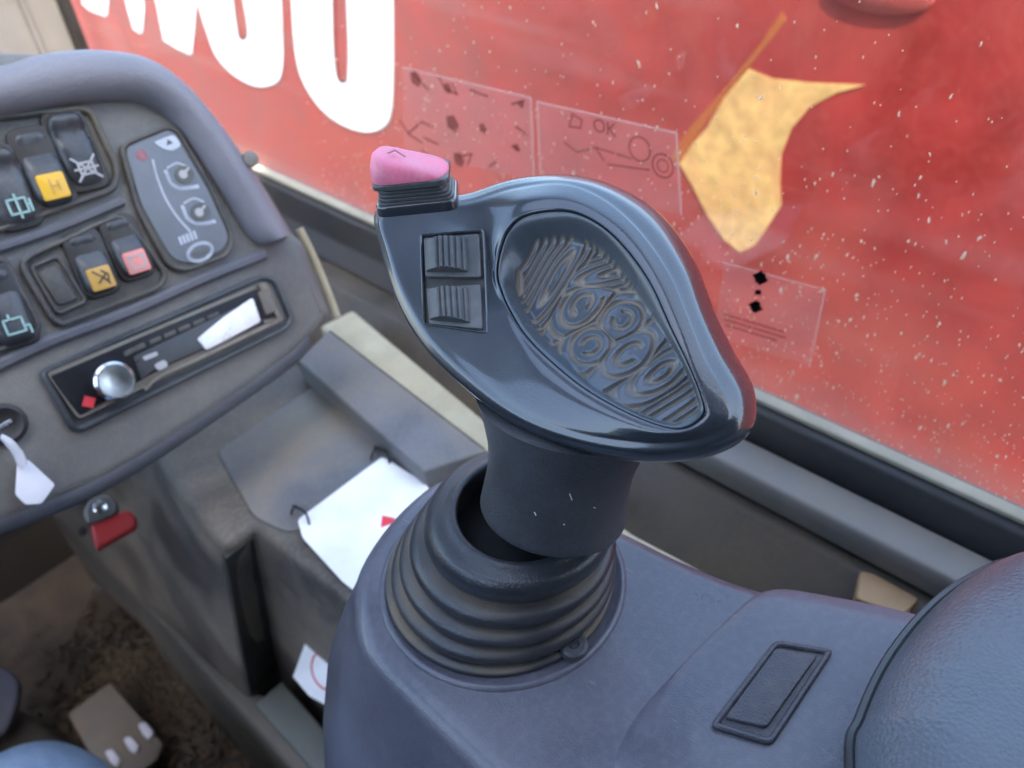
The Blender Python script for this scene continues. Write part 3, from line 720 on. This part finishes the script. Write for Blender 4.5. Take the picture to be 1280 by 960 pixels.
m.slab(D, rounded(X([(322, 366), (334, 360), (346, 388), (332, 394)], .006), .001), .005, .0066, .0004); m.build('end_button', M['steel'], rad)
# pale slabs painted as small glints on the display
m = MB(); m.slab(D, rounded(X([(192, 456), (206, 449), (211, 457), (198, 464)], .0068), .002), .0066, .0069); m.slab(D, rounded(X([(178, 446), (196, 439), (198, 444), (181, 451)], .0068), .001), .0066, .0069); m.build('display_glint', M['white'], rad)['kind'] = 'stuff'
# key switch and key tag
m = MB(); kc = D.to3(D.px(4, 530), 0); m.lathe([kc+Nd*h for h in (-.002, .004, .005, .003)], Nd, (.0115, .0115, .009, .006), 24); m.build('key_switch', M['wire'], dash)
key = thing('ignition_key', 'ignition key with a crumpled white tag hanging from it at the left edge', 'key', kc)
m = MB(); a = kc+Nd*.004; m.slab(Frame(a, D.a, D.b), [(-.004, 0), (.004, 0), (.007, .012), (0, .02), (-.007, .012)], -.001, .001, .0004, 1); m.build('key_head', M['chrome'], key)
m = MB(); pts = [D.to3(D.px(x, y, h), h) for x, y, h in ((2, 546, .012), (12, 554, .014), (22, 566, .014), (28, 580, .013))]; m.tube(smooth_open(pts, 4), [.003, .0035, .004, .0045]+[.005]*9, 8, flat=.35); m.build('tag_strap', M['tag'], key)
m = MB(); dk = Frame(D.to3(D.px(42, 605, .012), .012), D.a, D.n+D.b*.25+D.a*.15)
tg = np.array(rounded(dk.pxs([(22, 572), (36, 575), (52, 590), (69, 606), (52, 630), (32, 631), (19, 618)]), .0015)); tg = tg if area(tg) > 0 else tg[::-1]
m.slab(dk, tg, -.0008, .0006, .0005, 2); m.build('tag', M['tag'], key)
# under-dash lever with red handle
lv = thing('red_lever', 'red handled metal latch under the left end of the dashboard', 'lever', P(130, 650, k=.62))
f4 = Frame(P(138, 656, k=.60), P(170, 640, k=.6)-P(110, 668, k=.6), nrm(-ray(138, 656)+np.array([0, -.2, .5])))
m = MB(); m.slab(f4, rounded(f4.pxs([(112, 655), (128, 650), (160, 636), (172, 648), (170, 660), (140, 676), (120, 688), (116, 672)]), .003), -.014, 0, .003); m.build('handle', M['redplastic'], lv)
f5 = Frame(f4.o+f4.n*.004+f4.b*.014, f4.a, f4.n)
m = MB(); m.slab(f5, rounded(f5.pxs([(102, 640), (112, 622), (134, 616), (148, 628), (146, 642), (120, 654), (108, 656)]), .004), -.02, 0, .003); m.build('bracket', M['steel'], lv)
m = MB(); kc = f5.o+f5.n*.001+f5.a*-.002; m.lathe([kc+f5.n*h for h in (-.001, .003, .004)], f5.n, (.005, .005, .003), 6); m.build('nut', M['chrome'], lv)
# footwell panels behind and left
fw = thing('footwell_panel', 'dark dusty footwell panel below the dashboard', 'panel', (-.2, .95, fz))
m = MB(); m.box((-.75, .93, fz), (.40, .97, Z0-.30)); m.build('front_board', M['footwell'], fw)
m = MB(); m.box((-.75, .62, Z0-.52), (.10, .70, Z0-.36), .01); m.build('knee_board', M['footwell'], fw)
for (x, y) in ((103, 664), (121, 736)):
    m = MB(); c = P(x, y, k=.80); m.lathe([c, c+np.array([0, -.004, .003])], (0, -.8, .6), (.005, .004), 8); m.build('bolt', M['steel'], fw)

# ================================================================== pedal, debris, person's knee
ped = thing('floor_pedal', 'worn brown floor pedal with three pale bare pads', 'pedal', P(140, 920, z=fz))
Fp = Frame(P(140, 920, z=fz+.05), (1, 0, 0), (-.05, -.25, .9))
m = MB(); m.slab(Fp, rounded(Fp.pxs([(84, 892), (138, 852), (204, 930), (196, 950), (140, 990), (116, 950)]), .004), -.006, 0, .002); m.build('plate', M['pedal'], ped)
for x, y in ((140, 946), (163, 930), (181, 912)):
    m = MB(); m.slab(Fp, rounded(Fp.pxs([(x-9, y-6), (x+1, y-10), (x+13, y+4), (x+8, y+14), (x, y+10)]), .004), -.001, .004, .002); m.build('pad', M['pedalpad'], ped)
m = MB(); m.tube([P(130, 930, z=fz+.04), P(120, 990, z=fz)], .008); m.build('stem', M['rail'], ped)
p2 = thing('brake_pedal', 'dark rounded brake pedal at the left edge above the denim knee', 'pedal', P(0, 870, z=fz))
Fq = Frame(P(0, 870, z=fz+.10), (1, 0, 0), (0, -.35, .9))
m = MB(); m.slab(Fq, rounded(Fq.pxs([(-70, 820), (12, 836), (24, 850), (22, 880), (6, 918), (-70, 930)]), .008), -.012, 0, .004); m.build('pad', M['podside'], p2)
m = MB(); m.tube([P(-30, 870, z=fz+.09), P(-40, 820, z=fz+.02)], .01); m.build('arm', M['rail'], p2)
m = MB()
for i in range(2400):
    px, py = rng.normal(205, 60), rng.normal(850, 50)
    if px < 30 or px > 330 or py > 990 or py < 740: continue
    c = P(px, py, z=fz+rng.uniform(.001, .008)); s_ = rng.uniform(.0018, .0075)
    d = rng.normal(size=3)*[1, 1, .35]; d = d/np.linalg.norm(d)*s_*rng.uniform(1, 2.2); e = np.cross(d, [0, 0, 1]); e = e/(np.linalg.norm(e)+1e-9)*s_*.5
    m.add([c-d, c+e, c+d, c-e, c+np.array([0, 0, s_*.6])], [(0, 1, 4), (1, 2, 4), (2, 3, 4), (3, 0, 4)])
o = m.build('soil_crumbs', M['debris'], weld=False); tag(o, 'scattered dry soil and leaf crumbs on the cab floor', 'debris', kind='stuff')
per = thing('person', "operator's knee in pale blue denim at the bottom left corner", 'person', (-.08, .25, fz))
kn = P(30, 1040, k=.60)
pts = [kn+np.array([-.10, -.45, .06]), kn+np.array([-.07, -.30, .05]), kn+np.array([-.03, -.14, .03]), kn+np.array([0, -.04, .012]), kn+np.array([.004, .01, -.01]),
       kn+np.array([.004, .035, -.06]), kn+np.array([.0, .05, -.14]), np.array([kn[0], kn[1]+.07, fz+.10]), np.array([kn[0], kn[1]+.075, fz+.03])]
sp = smooth_open(pts, 5); rad_ = np.interp(np.linspace(0, 1, len(sp)), [0, .2, .38, .5, .6, .75, .9, 1], [.085, .078, .068, .058, .055, .056, .048, .052])
m = MB(); m.tube(sp, list(rad_), 24); m.build('trouser_leg', M['jeans'], per, sub=1)
m = MB(); c = np.array([kn[0], kn[1]+.10, fz]); m.slab(Frame(c, (0, 1, 0), (0, 0, 1)), rounded([(-.09, -.045), (.12, -.045), (.19, -.02), (.19, .02), (.12, .045), (-.09, .045)], .03), .001, .06, .02, 4); m.build('shoe', M['shoe'], per)

# ================================================================== armrest console (pod)
ZP = -.30
fp = Frame((0, 0, Z0+ZP), (1, 0, 0), (0, 0, 1)); T_ = lambda x, y: fp.px(x, y)
pod = thing('armrest_console', 'blue grey plastic armrest console carrying the joystick boot', 'armrest console', P(800, 800, z=Z0-.40))
ptop = [T_(437, 742), T_(452, 690), T_(500, 628), T_(560, 588), T_(640, 596), T_(720, 632), T_(780, 656), T_(850, 690), T_(930, 722), T_(1030, 746), T_(1130, 765), T_(1300, 800), T_(1500, 1000), T_(1400, 1500), T_(900, 1400), T_(700, 1080), T_(590, 960), T_(500, 872), T_(449, 812)]
pt = smooth_closed(ptop, 4)
if area(pt) < 0: pt = pt[::-1]
cen = T_(620, 725)
rr = []
def ringat(h, off): return [fp.to3(q, h) for q in inset(pt, off)]
rr = [ringat(-.145, -.040), ringat(-.10, -.032), ringat(-.06, -.022), ringat(-.035, -.012), ringat(-.02, -.005), ringat(-.012, -.001)]
for i in range(1, 7):
    a = math.pi/2*i/6; rr.append([fp.to3(q, -.010+.010*math.sin(a)) for q in inset(pt, .010*(1-math.cos(a)))])
m = MB(); m.rings(rr); m.build('body', M['pod'], pod, angle=60)
# collar rim round the boot: shallow raised ring and recess
m = MB(); c0 = fp.to3(cen+np.array([.003, -.001]), 0)
m.lathe([c0+np.array([0, 0, h]) for h in (-.001, .0006, .0016, .0018, .0014, .0004)], (0, 0, 1), (.0548, .0541, .0533, .0525, .0515, .050), 72, True, True); m.build('collar', M['pod'], pod, angle=60)
m = MB(); c1 = fp.to3(T_(717, 815), .0035); m.lathe([c1+np.array([0, 0, h]) for h in (0, .0022, .003, .003, .0018)], (0, 0, 1), (.0062, .0058, .0048, .0026, .0014), 18); m.build('screw', M['neck'], pod)
# raised shelf to the right with soft edge
sh = [T_(958, 738), T_(1040, 752), T_(1140, 772), T_(1330, 830), T_(1300, 1300), T_(900, 1250), T_(770, 960), T_(800, 900), T_(880, 812)]
m = MB(); q = rounded(sh, .034, 6)
q = np.array(q); q = q if area(q) > 0 else q[::-1]
m.rings([[fp.to3(p, -.004) for p in inset(q, -.004)]]+[[fp.to3(p, -.0005+.0045*math.sin(a)**1.5) for p in inset(q, -.003+.020*(1-math.cos(a)))] for a in np.linspace(0, math.pi/2, 9)]); m.build('raised_shelf', M['pod'], pod, angle=60)
HS = .004
q = rounded([fp.px(x, y, HS) for x, y in ((968, 803), (1042, 815), (964, 934), (886, 910))], .0032, 4)
m = MB(); m.slab(fp, q, HS-.003, HS+.0010, .0006); m.frame(fp, q, .0022, HS-.001, HS+.0024, .0006); pl = m.build('blank_switch_frame', M['plate'], pod)
q = rounded([fp.px(x, y, HS+.002) for x, y in ((970, 811), (1022, 820), (958, 910), (906, 898))], .0016, 3)
m = MB(); m.slab(fp, q, HS, HS+.0030, .0006); m.build('blank_switch_cover', M['plate'], pod)
# ------------------------------------------------ armrest cushion
arm = thing('armrest_cushion', 'rounded dark vinyl armrest cushion with piped edge at the bottom right corner', 'armrest', P(1250, 900, z=Z0+ZP))
fa = Frame((0, 0, Z0-.262), (1, 0, 0), (0, 0, 1))
edge = [(1068, 960), (1080, 900), (1112, 830), (1160, 768), (1215, 725), (1280, 702), (1400, 720), (1560, 900), (1600, 1300), (1300, 1600), (1100, 1300)]
q = smooth_closed([fa.px(x, y) for x, y in edge], 5); q = q if area(q) > 0 else q[::-1]
m = MB(); qc = fa.px(1420, 1080)
rr = [[fa.to3(p, -.034) for p in inset(q, .006)], [fa.to3(p, -.012) for p in inset(q, .001)], [fa.to3(p, 0) for p in q]]
for f_, h in ((.994, .0035), (.98, .0085), (.955, .0135), (.92, .018), (.86, .0225), (.76, .027), (.6, .031), (.4, .033), (.2, .034)): rr.append([fa.to3(qc+(p-qc)*f_, h) for p in q])
m.rings(rr); m.build('cushion', M['arm'], arm, angle=70)
m = MB(); ep = [fa.to3(p, -.001) for p in inset(q, -.0008)]; ep.append(ep[0]); m.tube(ep, .0022, 8, caps=False); m.build('piping', M['piping'], arm)

# ================================================================== joystick
joy = thing('joystick', 'large black joystick with an embossed oval palm pad, thumb button and rubber boot', 'joystick', fp.to3(cen, 0))
# boot: stacked bellows, centres drift to the right as it rises
def bc(px, py, dz): return P(px, py, z=Z0+ZP+dz)
base_c, top_c = np.array([623., 717.]), np.array([655., 632.])
prof_ = [(.0005, .0500), (.003, .0503), (.0042, .0478)]
for zc_, rc_, hz in ((.0084, .0486, .0044), (.0172, .0462, .0044), (.0266, .0430, .0050), (.0405, .0388, .0078)):
    for a_, dr in ((-1.0, .0066), (-.84, .0026), (-.45, .0005), (0, 0), (.45, .0006), (.84, .0028), (1.0, .0068)): prof_.append((zc_+a_*hz, rc_-dr))
prof_ += [(.0500, .0290), (.0490, .0268), (.0440, .0258), (.0300, .0255), (.0180, .0255)]
ringsB = [(*(base_c+(top_c-base_c)*min(1, z_/.05)), z_, r_) for z_, r_ in prof_]
cs = smooth_open([bc(a, b, c) for a, b, c, _ in ringsB], 3); rs_ = smooth_open([[r] for *_, r in ringsB], 3)[:, 0]
m = MB(); m.lathe(cs, (0, 0, 1), rs_, 96, True, False); boot = m.build('boot', M['rubber'], joy, angle=80)
# dust lodged in the folds of the boot
me = boot.data; at = me.attributes.new('dust', 'FLOAT', 'POINT'); 
fold = np.zeros(len(me.vertices)); org = np.array(joy['_w']); zz = np.array([v.co.z for v in me.vertices])+org[2]-Z0-ZP
for z_, w_ in ((.0040, .0012), (.0128, .0016), (.0216, .0016), (.0320, .0018)): fold = np.maximum(fold, np.exp(-((zz-z_)/w_)**2))
nn = np.array([math.sin(v.co.x*140+1)*math.sin(v.co.y*110) for v in me.vertices]); at.data.foreach_set('value', np.clip(fold*(.65+.5*nn), 0, 1))
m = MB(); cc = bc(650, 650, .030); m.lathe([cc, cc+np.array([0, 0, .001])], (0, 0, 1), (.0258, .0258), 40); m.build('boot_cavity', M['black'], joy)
# head frame
ncam = nrm([-.30, .36, .88]); Nh = ROT @ ncam
H_ = Frame(P(720, 400, k=.268), ROT @ np.array([1., 0, 0]), Nh)
S_ = [(470, 264), (520, 245), (578, 244), (640, 225), (705, 219), (765, 231), (825, 267), (868, 325), (893, 388), (917, 438), (943, 488), (938, 540), (885, 570), (800, 576), (715, 560), (645, 532), (587, 490), (531, 436), (495, 375), (478, 318)]
R_ = [(480, 273), (523, 255), (582, 253), (640, 236), (702, 229), (752, 246), (798, 284), (838, 340), (864, 402), (884, 450), (912, 500), (908, 532), (862, 550), (794, 552), (716, 540), (650, 514), (596, 472), (544, 420), (508, 364), (489, 315)]
Rh = [-5, -5, -5, -3.6, -2.2, -1.4, -.8, -.6, -.6, -.8, -1.2, -1.8, -2, -2.5, -3, -4, -5, -5, -5, -5]
I_ = [(608, 322), (611, 300), (622, 274), (650, 252), (704, 248), (748, 264), (788, 296), (822, 346), (850, 408), (868, 454), (887, 500), (888, 524), (850, 541), (796, 534), (726, 502), (672, 462), (640, 424), (618, 384), (608, 356), (606, 338)]
Ih = [-4.6, -4.2, -2.4, .6, 1.6, 1.8, 1.8, 1.7, 1.5, 1.3, 1.0, .8, 1.0, .9, .6, 0, -1.4, -3, -4.4, -4.8]
J_ = [(620, 330), (624, 310), (634, 286), (656, 267), (702, 261), (740, 273), (776, 302), (812, 350), (840, 410), (862, 456), (878, 496), (880, 520), (850, 537), (800, 524), (736, 490), (688, 452), (655, 418), (634, 384), (624, 360), (620, 345)]
Jh = [-3.4, -2.8, -1.4, .4, 1.2, 1.7, 1.9, 1.9, 1.8, 1.6, 1.3, 1.0, .8, .5, .1, -.5, -1.4, -2.4, -3.2, -3.5]
def rg(pts, hs):
    hs = hs if hasattr(hs, '__len__') else [hs]*len(pts)
    return [H_.to3(H_.px(x, y, h/1000), h/1000) for (x, y), h in zip(pts, hs)]
def lerp(a, b, t): return [((1-t)*p[0]+t*q[0], (1-t)*p[1]+t*q[1]) for p, q in zip(a, b)]
cenS = (720, 410)
Sh = [-9, -9, -9, -8, -9, -11, -13, -15, -16, -16, -15, -12, -10, -9, -9, -9, -9, -9, -9, -9]
def shrink(pts, f, c=cenS): return [(c[0]+(x-c[0])*f, c[1]+(y-c[1])*f) for x, y in pts]
def ring_h(pts2d, hs): return [H_.to3(p, h/1000) for p, h in zip(pts2d, hs)]
S2 = [H_.px(x, y, h/1000) for (x, y), h in zip(S_, Sh)]; c2d = H_.px(700, 440, -.02)
def shr(f, dh, c=c2d): return ring_h([c+(p-c)*f for p in S2], [h-dh for h in Sh])
RS = lerp(R_, S_, .55); RSh = [(a*.75+b*.25) for a, b in zip(Rh, Sh)]
J2 = [H_.px(x, y, h/1000) for (x, y), h in zip(J_, Jh)]; cJ2 = H_.px(756, 408)
def plane_ring(f, dh): return ring_h([cJ2+(p-cJ2)*f for p in J2], [h-dh for h in Jh])
rings = [shr(.42, 24), shr(.62, 22), shr(.82, 16), shr(.95, 8), ring_h(S2, Sh), rg(RS, RSh), rg(R_, Rh), rg(lerp(R_, I_, .25), [a*.75+b*.25+.3 for a, b in zip(Rh, Ih)]), rg(I_, Ih), rg(lerp(I_, J_, .85), [a*.1+b*.9 for a, b in zip(Ih, Jh)]), rg(J_, Jh),
         plane_ring(.990, 1.2), plane_ring(.972, 8), plane_ring(.9, 11)]
# refine across the rings with a spline, then around
G0 = np.array(rings); dense = np.array([smooth_open(G0[:, j], 4) for j in range(G0.shape[1])]).transpose(1, 0, 2)
dense = np.array([smooth_closed(r, 6) for r in dense])
m = MB(); m.rings([list(r) for r in dense]); head = m.build('handle_shell', M['grip'], joy, angle=60)
me = head.data; at = me.attributes.new('dust', 'FLOAT', 'POINT'); at.data.foreach_set('value', np.zeros(len(me.vertices)))
# palm pad with embossed pattern
def pc(x, y): return (x/3.692+640, y/3.692+280)
# moulded relief: rounded ridges that run in rings round several centres and meet in mitres
seeds = [(505, 435), (358, 552), (312, 352), (535, 600), (190, 215), (690, 690), (455, 205), (690, 900)]
SC = np.array([H_.px(*pc(*p), -.003) for p in seeds])
OFF = np.array([.15, .15, .15, .15, .2, .3, .6, .25])
SQz = [(1, 1, 0), (1, 1, 0), (.8, 1.1, .7), (.72, 1.15, .6), (.32, 1.5, .95), (.6, 1.3, .5), (.45, 1.5, .1), (.13, 1.6, .5)]
JJ = smooth_closed([H_.px(x, y, h/1000) for (x, y), h in zip(J_, Jh)], 22); JHs = smooth_closed([[h] for h in Jh], 22)[:, 0]
cj = H_.px(756, 408); NA = len(JJ); NR = 150
V = []; dustv = []; F = []
top_w = np.array([.5+.5*nrm(JJ[i]-cj).dot(nrm(np.array([-.45, .9]))) for i in range(NA)])
px1 = np.linalg.norm(H_.px(757, 408)-cj)   # one photo pixel in metres
for k in range(NR+1):
    s_ = 1-k/NR
    s_ = s_ if k < NR else 0
    Q = cj+(JJ-cj)*(s_*.984)
    dd_ = []
    for c_, (ea, eb, ra) in zip(SC, SQz):
        v_ = Q-c_; cx_, sx_ = math.cos(ra), math.sin(ra)
        dd_.append(np.hypot((v_[:, 0]*cx_+v_[:, 1]*sx_)*ea, (-v_[:, 0]*sx_+v_[:, 1]*cx_)*eb))
    dd_ = np.array(dd_); order = np.argsort(dd_, axis=0); near = order[0]; d1 = dd_[near, np.arange(NA)]; d2 = dd_[order[1], np.arange(NA)]
    ph = d1/(px1*14.5)+OFF[near]
    vn = Q-SC[near]; ang = np.arctan2(vn[:, 1], vn[:, 0]); rid = np.floor(ph+.5)
    cutw = px1*3.0/np.maximum(d1, 1e-5)
    a0_ = rid*2.1+near*1.3; da_ = np.abs((ang-a0_+np.pi) % (2*np.pi)-np.pi)
    gap = np.clip((da_-(cutw+.22))/.12, 0, 1)                 # each groove is open along one short stretch
    ringg = (.5+.5*np.cos(2*np.pi*ph))**2.6*np.where(near < 4, gap, 1)
    bord = np.exp(-((d2-d1)/(px1*4.2))**4)
    edge_px = (1-s_)*np.linalg.norm(JJ-cj, axis=1)/px1
    wallw = 12+30*top_w**1.5
    wl = np.clip(edge_px/wallw, 0, 1); wl = wl*wl*(3-2*wl)
    depth = (.0012+.0078*top_w**1.3)
    fade = np.clip((edge_px-wallw*.6)/5, 0, 1)
    g = np.maximum(ringg, bord)*fade
    base = JHs/1000*s_+(.0003)*(1-s_) - .0004
    cdep = .0042
    dd = depth*s_+cdep*(1-s_)
    h = base-dd*wl-.0011*g
    if k == 0: h = h-.0007
    for q, hh in zip(Q, h): V.append(H_.to3(q, hh))
    dustv += list(np.clip((g*.75)*(1-.8*np.clip((g-.75)/.25, 0, 1))+.25*g, 0, 1))
for k in range(NR):
    for j in range(NA):
        a = k*NA+j; b = k*NA+(j+1) % NA; F.append((a, b, b+NA, a+NA))
base0 = len(V)
for q in cj+(JJ-cj)*.984: V.append(H_.to3(q, -.006))
dustv += [0]*NA
for j in range(NA): F.append((j, base0+j, base0+(j+1) % NA, (j+1) % NA))
m = MB(); m.add(V, F); pad = m.build('palm_pad', M['pad'], joy, angle=180, weld=False)
at = pad.data.attributes.new('dust', 'FLOAT', 'POINT'); at.data.foreach_set('value', np.array(dustv, dtype=float))
# roller switches in a recessed frame
hs = -.0044
q = [H_.px(x, y, hs) for x, y in ((526, 294), (606, 288), (612, 420), (530, 408))]
q = rounded(q, .0014, 4); m = MB(); m.slab(H_, q, hs-.003, hs+.0002, .0002); m.build('roller_well', M['switchwell'], joy); m = MB(); m.frame(H_, q, .0009, hs-.003, hs+.0016, .0004); fr1 = m.build('roller_frame', M['grip'], joy)
for corners in (((530, 299), (601, 293), (604, 349), (532, 348)), ((533, 361), (603, 356), (606, 414), (537, 407))):
    c4 = [H_.px(x, y, hs+.001) for x, y in corners]
    m = MB(); m.slab(H_, rounded([c4[0]*.985+c4[2]*.015, c4[1]*.98+c4[3]*.02, c4[2]*.98+c4[0]*.02, c4[3]*.985+c4[1]*.015], .0009, 3), hs, hs+.0022, .0004)
    rk = m.build('roller_switch', M['rocker'], joy)
    # ribbed barrel: ridges run top to bottom
    m = MB(); n = 96; V = []; F = []
    for i in range(n+1):
        u = .03+.74*i/n
        uu = (i/n)
        hgt = .0012+.0036*math.sin(math.pi*uu)**.7
        rib = 0
        if uu > .33: rib = .0010*(0.5+.5*math.cos((uu-.33)*2*math.pi*8.0))**.6 - .0004
        for vv in (.10, .13, .87, .90):
            a = c4[0]*(1-u)+c4[1]*u; b = c4[3]*(1-u)+c4[2]*u
            V.append(H_.to3(a*(1-vv)+b*vv, hs+(hgt+rib+.0009 if .11 < vv < .89 else .0012)))
    for i in range(n):
        for j in range(3): a = i*4+j; F.append((a, a+1, a+5, a+4))
    V2 = len(V); m.add(V, F); m.build('ribbed_roller', M['rocker'], rk, angle=25, weld=False)
# thumb button on top: housing, ribbed neck, pink cap
tb0 = H_.px(520, 250, -.012)
Ut = nrm(P(516, 200, k=.262)-P(520, 250, k=.268))      # direction up out of the handle
ft = Frame(P(519, 246, k=.276), ROT @ np.array([1., .20, .10]), nrm(Ut*.9+Nh*.25))
def tprism(pts, h0, h1, bev, name, mt, parent):
    m = MB(); m.slab(ft, rounded(pts, .004, 4), h0, h1, bev); return m.build(name, mt, parent)
bt = tprism([(-.0125, -.010), (.0145, -.010), (.0145, .010), (-.0125, .010)], -.002, .0015, .0008, 'thumb_switch', M['grip'], joy)
for i in range(4):
    tprism([(-.0118+.0004*i, -.0092), (.0136-.0008*i, -.0092), (.0136-.0008*i, .0092), (-.0118+.0004*i, .0092)], .0015+.0013*i, .0024+.0013*i, .0003, 'neck_rib', M['sw'], bt)
tprism([(-.0112, -.0086), (.0120, -.0086), (.0120, .0086), (-.0112, .0086)], .001, .0078, .0005, 'neck', M['sw'], bt)
tprism([(-.0125, -.0098), (.0128, -.0098), (.0128, .0098), (-.0125, .0098)], .0068, .0088, .0007, 'cap_base', M['sw'], bt)
# cap: domed at left, slopes down to the right
m = MB(); nu, nv = 20, 14; V = []; F = []
rr = []
outl = smooth_closed([(-.0122, -.004), (-.0090, -.0092), (0, -.0096), (.009, -.0090), (.0128, -.004), (.0128, .004), (.009, .0090), (0, .0096), (-.0090, .0092), (-.0122, .004)], 4)
for f, hb in ((1.0, 0), (1.0, .12), (.97, .45), (.90, .75), (.78, .92), (.6, 1.0), (.35, .97), (.12, .95)):
    ring = []
    for q in outl:
        q = q*f; u = (q[0]+.0122)/.025
        top = .0082*max(0, 1-u)**1.1+.0012
        ring.append(ft.to3(q+np.array([-.0006, 0]), .0088+top*hb))
    rr.append(ring)
m.rings(rr); cap = m.build('button_cap', M['button'], bt, angle=60)
m = MB(); fcx = Frame(ft.to3((-.003, -.002), .0088+.0070), ft.a-ft.n*.36, ft.n+ft.a*.36); line(m, fcx, [(-.003, -.002), (-.0012, .0018), (.0022, -.0016)], .0006, .0003, .0003); m.build('engraved_mark', M['engrave'], cap, False)
# sleeve (neck of the joystick)
t0, t1 = P(691, 636, k=.314), P(714, 500, k=.290)
ax = nrm(t1-t0); m = MB(); L0 = np.linalg.norm(t1-t0)
cs = [t0+ax*L0*a for a in (-.005, -.008, .0, .02, .05, .15, .3, .45, .6, .8, 1.0)]
m.lathe(cs, ax, (.022, .0258, .0276, .0280, .0279, .0274, .0268, .0268, .0278, .0305, .034), 72); m.build('sleeve', M['neck'], joy, angle=60)
m = MB(); sp_ = P(714, 622, k=.3); 
dg = bpy.context.evaluated_depsgraph_get()
def on_surface(px, py):
    ok, loc, nn_, *_ = S.ray_cast(dg, Vector(CAM), Vector(ray(px, py))); return np.array(loc), np.array(nn_)
for a_, b_ in (((712, 617), (715, 625)), ((704, 655), (706, 656)), ((668, 640), (670, 644)), ((742, 634), (744, 635))):
    (l0, n0_), (l1, n1_) = on_surface(*a_), on_surface(*b_)
    if np.linalg.norm(l1-l0) < .01: m.tube([l0, l1], .00022, 5)
if m.v: m.build('scuff', M['tag'], joy)['kind'] = 'stuff'
m = MB(); m.tube([t0+ax*.004, bc(655, 655, .01)], .012, 16); m.build('stalk', M['black'], joy)
for o in bpy.data.objects:
    if '_w' in o: del o['_w']
